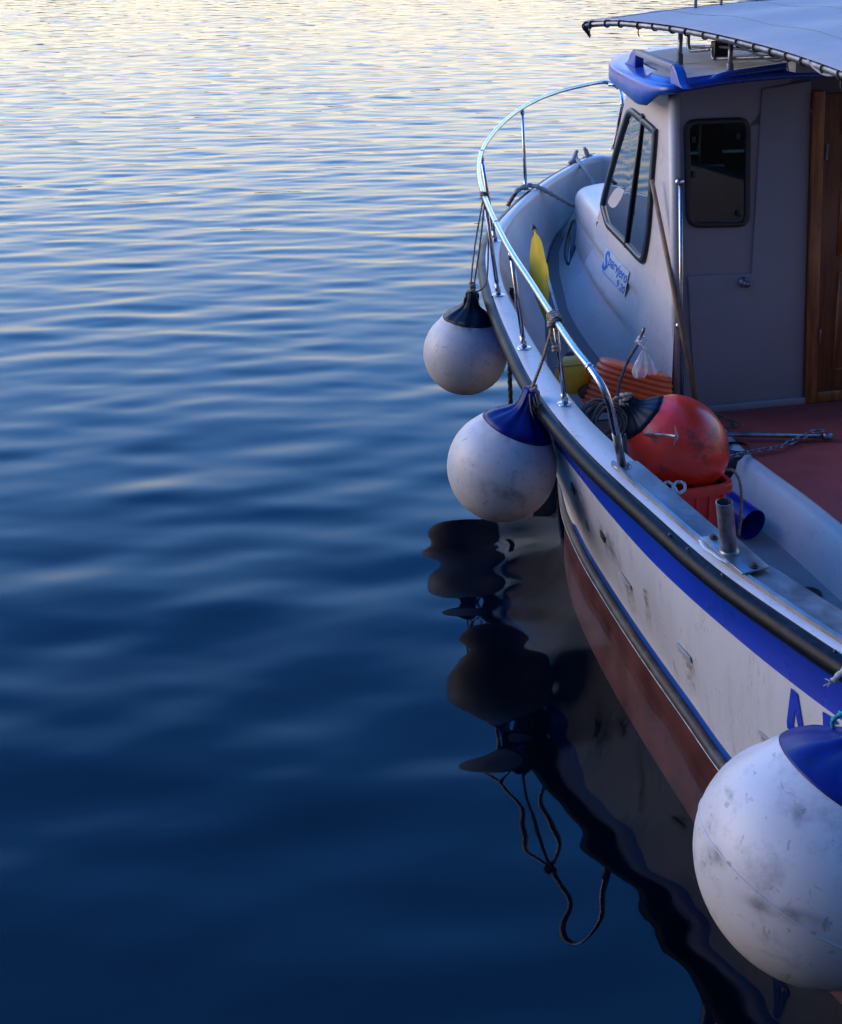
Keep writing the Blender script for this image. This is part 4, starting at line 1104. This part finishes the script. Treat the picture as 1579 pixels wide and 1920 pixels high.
for k in range(7): m_.tube([e_, e_+Vector((g.uniform(-.03, -.01), g.uniform(-.01, .01), g.uniform(-.02, .01)))], .0022, 4)
o = m_.out('mooring_rope', ropew, None, True, loc=f_); o['label'] = 'pale frayed rope end over the black rub rail at the right edge'; o['category'] = 'rope'
# dark rope from the bow down into the water
d0 = on_v(957, 700, -1.62); d0.z = .9
m_ = MB(); pts_ = [Vector((d0.x+.006*math.sin(k), d0.y, 1.0-k*.11)) for k in range(13)]
rope(None, pts_, .017, None, sub=m_); o = m_.out('mooring_rope', roped, None, True, loc=(d0.x, d0.y, 0)); o['label'] = 'dark thick rope hanging into the water behind the two forward buoys'; o['category'] = 'rope'
# bow mooring ropes
m_ = MB(); a_ = on_h(985, 352, lambda u: zs(u)+.03)
rope(None, [on_h(957, 376, lambda u: zs(u)-.12)+Vector((-.02, -.02, -.03)), on_h(963, 366, lambda u: zs(u)-.03), on_h(975, 354, lambda u: zs(u)+.02), on_h(992, 348, lambda u: zs(u)+.035), on_u(1012, 352, 2.45), on_u(1045, 369, 2.46), on_u(1080, 387, 2.5), W(2.72, -.25, 1.0)], .021, None, sub=m_)
o = m_.out('mooring_rope', ropew, None, True, loc=a_); o['label'] = 'thick twisted rope over the port bow beside the rail post'; o['category'] = 'rope'
m_ = MB(); b_ = on_h(1083, 300, lambda u: zs(u)+.03)
rope(None, [b_+UU*.15+VV*-.05+Vector((0, 0, -.15)), b_+UU*.05+Vector((0, 0, 0)), b_, on_u(1096, 318, 3.0), on_u(1108, 337, 2.92), on_u(1121, 353, 2.85), W(2.9, .0, 1.02)], .019, None, sub=m_)
o = m_.out('mooring_rope', ropew, None, True, loc=b_); o['label'] = 'pale twisted rope led through the bow chock'; o['category'] = 'rope'

# ------------------------------------------------------------------ gear on board
# flagged marker buoy
FC = on_v(1077, 702, -1.42); root = thing('marker_buoy', 'yellow marker float with maroon ends and a furled yellow flag on a grey pole', 'marker buoy', FC)
ptip = on_v(1000, 424, -1.30); pmid = on_v(1052, 610, -1.40)
axf = (ptip-FC).normalized(); Rf = .112
m_ = MB(); m_.lathe([(.125*math.sin(q_), .118*math.cos(q_)) for q_ in np.linspace(-1.25, 1.25, 15)], FC, (axf*.5+Vector((-.1, 0, 1))), 28); m_.out('float', yellow, root)
ax2 = (axf*.5+Vector((-.1, 0, 1))).normalized()
MB().sphere(FC+ax2*.108, .045, seg=16).out('float_end', maroon, root)
MB().sphere(FC-ax2*.08+Vector((.05, -.075, -.0)), .05, seg=16).out('float_end', maroon, root)
m_ = MB(); e1 = ax2.orthogonal().normalized(); e2 = ax2.cross(e1)
for k in range(6):
    a0 = 2*PI*k/6; pts_ = []
    for t in np.linspace(-1, 1, 12): 
        rr = .116*math.sqrt(max(.12, 1-(t*.93)**2)); a = a0+.35*math.sin(t*2.2)
        pts_.append(FC+ax2*t*.1+(e1*math.cos(a)+e2*math.sin(a))*rr)
    m_.tube(pts_, .0022, 5)
m_.tube([FC+ax2*.055+(e1*math.cos(a)+e2*math.sin(a))*.108 for a in [2*PI*k/24 for k in range(24)]], .0022, 5, closed=True)
m_.out('net_cord', ropeb, root)
m_ = MB(); m_.tube([FC, pmid, ptip], .0095, 10); m_.out('pole', steeld, root)
m_ = MB()
for f_ in (.36, .60): 
    c = ptip.lerp(FC, f_); MB().tube([c-axf*.012, c+axf*.012], .015, 8).out('tape_band', tape, root)
MB().tube([ptip-axf*.03, ptip], .016, 8).out('pole_cap', tape, root)
fg = MB(); lf = [(1001, 432), (996, 455), (993, 490), (994, 525), (1002, 552), (1010, 572), (1022, 602)]; rt = [(1004, 432), (1016, 455), (1024, 490), (1027, 500), (1030, 535), (1027, 570), (1026, 600)]
rows = []
for i, (l_, r_) in enumerate(zip(lf, rt)):
    a_ = on_v(*l_, -1.36); b_ = on_v(*r_, -1.36); row = []
    for j in range(9):
        t = j/8; p = a_.lerp(b_, t); row.append(p+Vector((0, .02*math.sin(t*7+i*.9)-.01, 0)))
    rows.append(row)
# refine lengthwise
cols = [cr([r[j] for r in rows], 4) for j in range(9)]
fg.grid(cols); fg.grid([[p+Vector((0, .002, 0)) for p in c] for c in cols]); fg.out('flag', flagm, root)
m_ = MB()
for k in range(14): 
    g_ = random.Random(k); m_.tube([ptip-axf*.02, ptip-axf*.02+Vector((g_.uniform(-.03, .03), g_.uniform(-.02, .02), g_.uniform(-.02, .015)))], .003, 4)
m_.out('flag_tie', flagm, root)

# orange ribbed basket (stack of rounded-rectangular ribs)
def srect(c, e1, e2, a_, b_, n=48, ex=.45):
    out = []
    for k in range(n):
        t = 2*PI*k/n; ct, st_ = math.cos(t), math.sin(t)
        out.append(c+e1*a_*math.copysign(abs(ct)**ex, ct)+e2*b_*math.copysign(abs(st_)**ex, st_))
    return out
OC = on_v(1183, 727, -1.12)
root = thing('ribbed_basket', 'bright orange ribbed plastic basket lying against the wheelhouse corner', 'basket', OC+Vector((0, 0, -.1)))
e1 = (VV*.86+UU*-.35+Vector((0, 0, -.22))).normalized(); axb = Vector((-.16, .25, 1)).normalized(); axb = (axb-e1*axb.dot(e1)).normalized(); e2 = axb.cross(e1)
rows = []; nb = 9
for k in range(nb*6+1):
    t = k/(nb*6); ripple = .017*abs(math.sin(PI*t*nb))**.6
    sc = 1-.16*t-.12*max(0, t-.8)*2
    rows.append(srect(OC+axb*(-.16+.29*t), e1, e2, .255*sc+ripple, .19*sc+ripple, 48, .62))
rows.append(srect(OC+axb*.126, e1, e2, .17, .11, 48, .62)); rows.append(srect(OC+axb*.126, e1, e2, .002, .002, 48, 1))
m_ = MB(); m_.grid(rows, closed_c=True); m_.out('ribbed_shell', basket, root)
m_ = MB()
for k in range(6):
    c = OC+axb*.129+e1*(-.02+.035*k)+e2*-.05; m_.box(c, e1*.008, e2*.05, axb*.004)
m_.out('slot_rib', basket, root, True, bevel=.003)
# brown rope coil
CC = on_v(1130, 795, -1.72)
m_ = MB(); g = random.Random(12)
for k in range(15):
    ax = Vector((.25+g.uniform(-.15, .15), -.7+g.uniform(-.2, .2), .62)).normalized(); a0 = ax.orthogonal().normalized(); b0 = ax.cross(a0)
    r_ = g.uniform(.07, .115); o_ = CC+Vector((g.uniform(-.025, .05), g.uniform(-.03, .03), g.uniform(-.03, .03)))
    m_.tube(cr([o_+a0*math.cos(t)*r_*1.2+b0*math.sin(t)*r_+ax*.01*math.sin(3*t+k) for t in [2*PI*i/8 for i in range(8)]], 4, True), .0062, 6, closed=True)
o = m_.out('rope_coil', ropeb, None, True, loc=CC); o['label'] = 'loose brown rope coil lying inside the gunwale below the orange basket'; o['category'] = 'rope coil'
# red crate
cz = .62
cA = on_z(1362, 893, cz); cB = on_z(1238, 922, cz)
ce = (cB-cA).normalized(); cf = Vector((0, 0, 1)).cross(ce).normalized()
if cf.y < 0: cf = -cf
c0 = on_z(1242, 925, cz); c1 = on_z(1376, 905, cz); wv = (c1-c0); wl = wv.length; wv.normalize(); dv = Vector((-wv.y, wv.x, 0))
ctr = c0+wv*wl/2+dv*.17
root = thing('crate', 'red plastic crate standing inside the gunwale under the orange buoy', 'crate', Vector((ctr.x, ctr.y, .055)))
def rectring(sc, z, ex=.0): return srect(Vector((ctr.x, ctr.y, z)), wv, dv, (wl/2)*sc+ex, .17*sc+ex, 40, .28)
m_ = MB(); m_.grid([rectring(.80, .056), rectring(.82, .06), rectring(.9, .4), rectring(.96, cz-.04), rectring(.93, cz-.04), rectring(.88, .4), rectring(.78, .075), rectring(.01, .074)], closed_c=True); m_.out('crate_body', cratem, root, 'auto')
m_ = MB(); m_.grid([rectring(.955, cz-.05), rectring(1.0, cz-.05, .012), rectring(1.0, cz-.012, .016), rectring(1.0, cz, .010), rectring(.95, cz), rectring(.93, cz-.03)], closed_c=True); m_.out('rim', cratem, root, 'auto')
m_ = MB()
for k in range(5):
    c = Vector((ctr.x, ctr.y, .32))+wv*(wl*(-.36+.18*k))-dv*.158; m_.box(c, wv*.006, dv*.012, Vector((0, 0, .25)))
m_.out('rib', cratem, root, True, bevel=.003)
# big orange-red buoy resting on the crate
OB = on_v(1270, 834, UVZ(ctr)[1]+.02)
RO = 90*((OB-EYE).length)/F_PX*.97
root_o, topO = make_buoy('mooring_buoy', 'big dirty orange red buoy with black neck resting on the red crate', OB, RO, Vector((-.74, .1, .62)), buoyblack, orange, None, cap_h=.9, neck=1.42, tall=1.1, seed=12)
m_ = MB(); knot(m_, topO+Vector((.0, -.01, .01)), .024, .0105, 4, 6)
rope(None, [topO, topO+Vector((-.05, -.02, .025)), topO+Vector((-.085, -.03, -.03)), topO+Vector((-.07, -.03, -.14)), topO+Vector((-.03, -.02, -.22))], .0085, None, sub=m_)
o = m_.out('buoy_line', ropem, None, True, loc=topO); o['label'] = 'tan rope knotted to the neck of the orange red buoy'; o['category'] = 'rope'
# anchor: shank on the red sole, one barbed arm in front of the orange buoy
s0 = on_z(1556, 818, .335); s1 = on_z(1345, 814, .345)
root = thing('grapnel_anchor', 'rusty galvanised anchor shank lying on the red sole with chain shackled on', 'anchor', s0)
m_ = MB(); m_.tube([s0, s1, s1+(s1-s0)*.35], .014, 10); m_.tube([s0-(s1-s0).normalized()*.012, s0+(s1-s0).normalized()*.04], .022, 10); m_.out('shank', steeld, root)
m_ = MB(); m_.tube([s0+Vector((0, -.02, -.01)), s0+Vector((0, .02, .01))], .01, 8); m_.out('shackle_pin', steeld, root)
def chain_link(mb, c, t, up, L_, w_, r_):
    t = t.normalized(); s = t.cross(up).normalized()
    pts_ = [c+t*(L_*math.copysign(abs(math.cos(a))**.7, math.cos(a)))+s*(w_*math.sin(a)) for a in [2*PI*k/14 for k in range(14)]]
    mb.tube(pts_, r_, 6, closed=True)
cp = cr([on_z(x, y, z) for x, y, z in ((1364, 857, .33), (1395, 850, .33), (1430, 843, .33), (1460, 838, .33), (1490, 826, .33), (1520, 812, .345), (1545, 806, .355))], 10)
root = thing('chain', 'rusty steel chain with large shackle running beside the anchor shank', 'chain', cp[0])
d_ = 0; last = cp[0]; idx = 0
for i in range(1, len(cp)):
    if (cp[i]-last).length > (.034 if px_of(cp[i])[0] < 1480 else .055):
        big = px_of(cp[i])[0] >= 1480
        t_ = cp[i]-last; up_ = Vector((0, 0, 1)) if idx % 2 else Vector((0, 1, .3))
        m_ = MB(); chain_link(m_, (cp[i]+last)/2, t_, up_, .036 if big else .024, .020 if big else .013, .0065 if big else .005)
        m_.out('chain_link', steeld, root); last = cp[i]; idx += 1
# barbed arm
f0 = on_v(1165, 816, UVZ(OB)[1]-.18); f1 = on_v(1268, 818, UVZ(OB)[1]-.26)
root = thing('boat_gaff', 'thin steel arm with a flat barbed point in front of the orange red buoy', 'gaff', f0)
m_ = MB(); m_.tube(cr([f0, f0.lerp(f1, .5)+Vector((0, 0, .008)), f1], 5), .0075, 8); m_.out('arm', steeld, root)
dd_ = (f1-f0).normalized(); ce_ = f1
poly = [ce_+dd_*.035, ce_-dd_*.03+Vector((0, 0, .055)), ce_-dd_*.018, ce_-dd_*.035+Vector((0, 0, -.05))]
MB().prism([p+Vector((0, -.004, 0)) for p in poly], (0, .008, 0)).out('barb', steeld, root, True, bevel=.0015)
# bent rod with the knotted bags
rp_ = [on_v(x, y, -1.45) for x, y in ((1208, 616), (1196, 645), (1180, 672), (1168, 700), (1160, 730), (1158, 765), (1163, 800))]
rp_.append(rp_[-1]+Vector((.02, 0, -.3)))
o = MB().tube(cr(rp_, 5), .0085, 8).out('bent_rod', steeld, None, True, loc=rp_[-1]); o['label'] = 'thin brown bent rod standing up beside the orange basket'; o['category'] = 'rod'
root = thing('plastic_bag', 'clear crumpled plastic bags knotted to the top of the bent rod', 'plastic bag', rp_[1])
def bag(c, w_, h_, seed, tilt=0.):
    g = random.Random(seed); m_ = MB(); rows = []
    for i in range(11):
        t = i/10; row = []
        rr = w_*(.16+.84*math.sin(min(1, t*1.25)*PI/2))*(1 if t < .85 else 1-(t-.85)*2.2)
        for j in range(22):
            a = 2*PI*j/22; k_ = 1+.22*math.sin(5*a+seed+3*t)+.13*math.sin(9*a-4*t)+g.uniform(-.07, .07)
            row.append(c+Vector((math.cos(a)*rr*k_+tilt*t*h_, math.sin(a)*rr*.5*k_, -h_*t)))
        rows.append(row)
    m_.grid(rows, closed_c=True); return m_
bc = rp_[0].lerp(rp_[1], .8)
bag(bc+Vector((.02, -.015, -.045)), .036, .155, 2, -.08).out('bag', bagm, root)
bag(bc+Vector((.035, -.01, -.06)), .026, .125, 5, .32).out('bag', bagm, root)
m_ = MB(); g = random.Random(5)
for k in range(5):
    ax = Vector((g.uniform(-1, 1), g.uniform(-1, 1), 1)).normalized(); a0 = ax.orthogonal().normalized(); b0 = ax.cross(a0)
    c = bc+Vector((.012+g.uniform(-.01, .01), -.01, g.uniform(-.03, .02))); m_.tube(cr([c+(a0*math.cos(t)+b0*math.sin(t))*.02 for t in [2*PI*i/6 for i in range(6)]], 3, True), .007, 6, closed=True)
m_.out('bag_knot', bagm, root)
# boat hook pole
p0 = on_u(1222, 337, .0)+VV*-.05; p0 = on_v(1222, 337, -.86); p1 = on_z(1314, 792, .36)
o = MB().tube([p0, p0.lerp(p1, .5), p1], lambda t: .0135+.005*t, 10).out('boat_hook_pole', polew, None, True, loc=p1); o['label'] = 'long brown wooden pole leaning on the wheelhouse corner'; o['category'] = 'pole'
# small hank of cord on the sole
m_ = MB(); hc_ = on_z(1340, 795, .36); g = random.Random(21)
for k in range(7):
    w1 = g.uniform(.10, .16); m_.tube(cr([hc_+Vector((-.05, g.uniform(-.02, .02), .03)), hc_+Vector((.02, g.uniform(-.03, .02), .05+g.uniform(0, .02))), hc_+Vector((w1, g.uniform(-.05, .03), .01)), hc_+Vector((w1*.7, -.04, -.01)), hc_+Vector((.02, -.03, .0))], 5), .0045, 6)
o = m_.out('cord_hank', ropeb, None, True, loc=hc_); o['label'] = 'small hank of brown cord behind the orange red buoy'; o['category'] = 'rope coil'
# ropes near the crate
ks_ = [on_z(x, y, .70) for x, y in ((1240, 912), (1252, 904), (1264, 912), (1272, 925), (1284, 918), (1282, 906), (1268, 905), (1262, 920), (1275, 936))]
o = rope('knotted_rope', ks_, .0085, ropew, None, loc=ks_[0]); o['label'] = 'pale knotted rope loop on the rim of the red crate'; o['category'] = 'rope'
ks_ = [on_z(x, y, z) for x, y, z in ((1362, 880, .62), (1374, 882, .62), (1385, 897, .58), (1390, 925, .5), (1389, 965, .35), (1385, 1003, .2))]
o = rope('hanging_rope', ks_, .009, ropem, None, loc=ks_[0]); o['label'] = 'tan rope hanging between the red crate and the blue tube'; o['category'] = 'rope'
# blue tube
ta = on_z(1412, 975, .17); tdir = (on_z(1385, 915, .2)-ta).normalized(); tdir.z = .12; tdir.normalize()
root = thing('blue_tube', 'dark blue open plastic tube lying on the cockpit floor by the white box', 'tube', Vector((ta.x, ta.y, .055)))
ta.z = .055+.088; tdir = (UU*.9-VV*.25+Vector((0, 0, .1))).normalized()
m_ = MB(); m_.lathe([(0, .088), (.30, .088), (.302, .083), (.27, .08), (.02, .08), (.0, .085), (0, .088)], ta, tdir, 32); m_.out('shell', bluep, root, 'auto')
m_ = MB(); m_.lathe([(.26, .0005), (.262, .079)], ta, tdir, 20); m_.out('bottom', bluep, root, False)
# rounded black mass at the dark area beside the box
m_ = MB(); bgc = on_z(1400, 858, .27)
root = thing('black_lump', 'black sack slumped against the white box behind the crate', 'bag', Vector((bgc.x, bgc.y, .055)))
g = random.Random(8); rows = []
for i in range(10):
    t = i/9; rr = .13*math.sin(PI*(.12+.85*(1-t)))**.6
    rows.append([Vector((bgc.x-.05, bgc.y+.05, .06+.26*t))+Vector((math.cos(a)*rr*(1+.1*math.sin(3*a+t*5)), math.sin(a)*rr, 0)) for a in [2*PI*j/20 for j in range(20)]])
m_.grid(rows, closed_c=True); m_.out('lump', tape, root)

# ------------------------------------------------------------------ another boat moored beyond
D = 62.0
root = thing('moored_boat', 'distant white boat with red stripes showing above the awning', 'boat', Vector((14.8+3.0, D, 0)))
m_ = MB(); L2 = 5.0; cx = 14.7+L2; secs = []
for i in range(17):
    t = i/16; x = cx-L2+2*L2*t; b_ = 1.5*min(1, .05+3*(1-t))**.6*(.85+.15*math.sin(PI*t)); sh = 1.25+.5*t**2
    secs.append([Vector((x, D-b_, sh)), Vector((x, D-b_*.92, .6)), Vector((x, D-b_*.7, -.2)), Vector((x, D+b_*.7, -.2)), Vector((x, D+b_*.92, .6)), Vector((x, D+b_, sh))])
m_.grid(secs, closed_c=True); m_.add(secs[0], [(0, 1, 2, 3, 4, 5)]); m_.add(secs[-1], [(0, 1, 2, 3, 4, 5)])
m_.out('hull', gel, root, 'auto')
m_ = MB(); m_.prism([Vector((15.0, D-1.2, 1.25)), Vector((18.2, D-1.2, 1.25)), Vector((17.7, D-1.2, 3.3)), Vector((15.0, D-1.2, 3.3))], (0, 2.4, 0)); m_.out('deckhouse', gel, root, True, bevel=.06)
for x0 in (15.2, 16.1, 16.95):
    MB().box(Vector((x0+.32, D-1.21, 2.4)), (.3, 0, 0), (0, .02, 0), (0, 0, .28)).out('window', frameb, root, True, bevel=.01)
MB().tube(cr([Vector((14.75+t*9.6, D-1.5*min(1, .05+3*(1-t))**.6*(.85+.15*math.sin(PI*t))-.02, 1.2+.5*t*t)) for t in [k/12 for k in range(13)]], 2), .05, 6).out('rub_rail', rubber, root)
redt = mat('red_tarpaulin', (.5, .02, .03), .6, var=.2)
for x0, x1 in ((15.05, 15.5), (15.75, 16.7), (16.9, 17.7)):
    MB().box(Vector(((x0+x1)/2, D-1.25, 3.25)), (((x1-x0)/2), 0, 0), (0, .04, 0), (0, 0, .28)).out('stripe', redt, root, False)
m_ = MB(); m_.tube([Vector((12.7, D*.55*0+24, .0)), Vector((12.7, 24, 3.9))], .05, 10) if False else None
# posts standing behind the awning
for x, yb, yt, r_ in ((1304, 22, -40, .011), (1352, 16, -30, .009)):
    b_ = on_u(x, yb, 1.0); t_ = b_+Vector((0, 0, .4)); MB().tube([b_-Vector((0, 0, .15)), t_], r_, 8).out('aerial_post', steeld, boat)

# ------------------------------------------------------------------ render settings
S.render.engine = 'CYCLES'
S.cycles.max_bounces = 8; S.cycles.transparent_max_bounces = 12
S.cycles.caustics_reflective = False; S.cycles.caustics_refractive = False
S.cycles.sample_clamp_indirect = 6
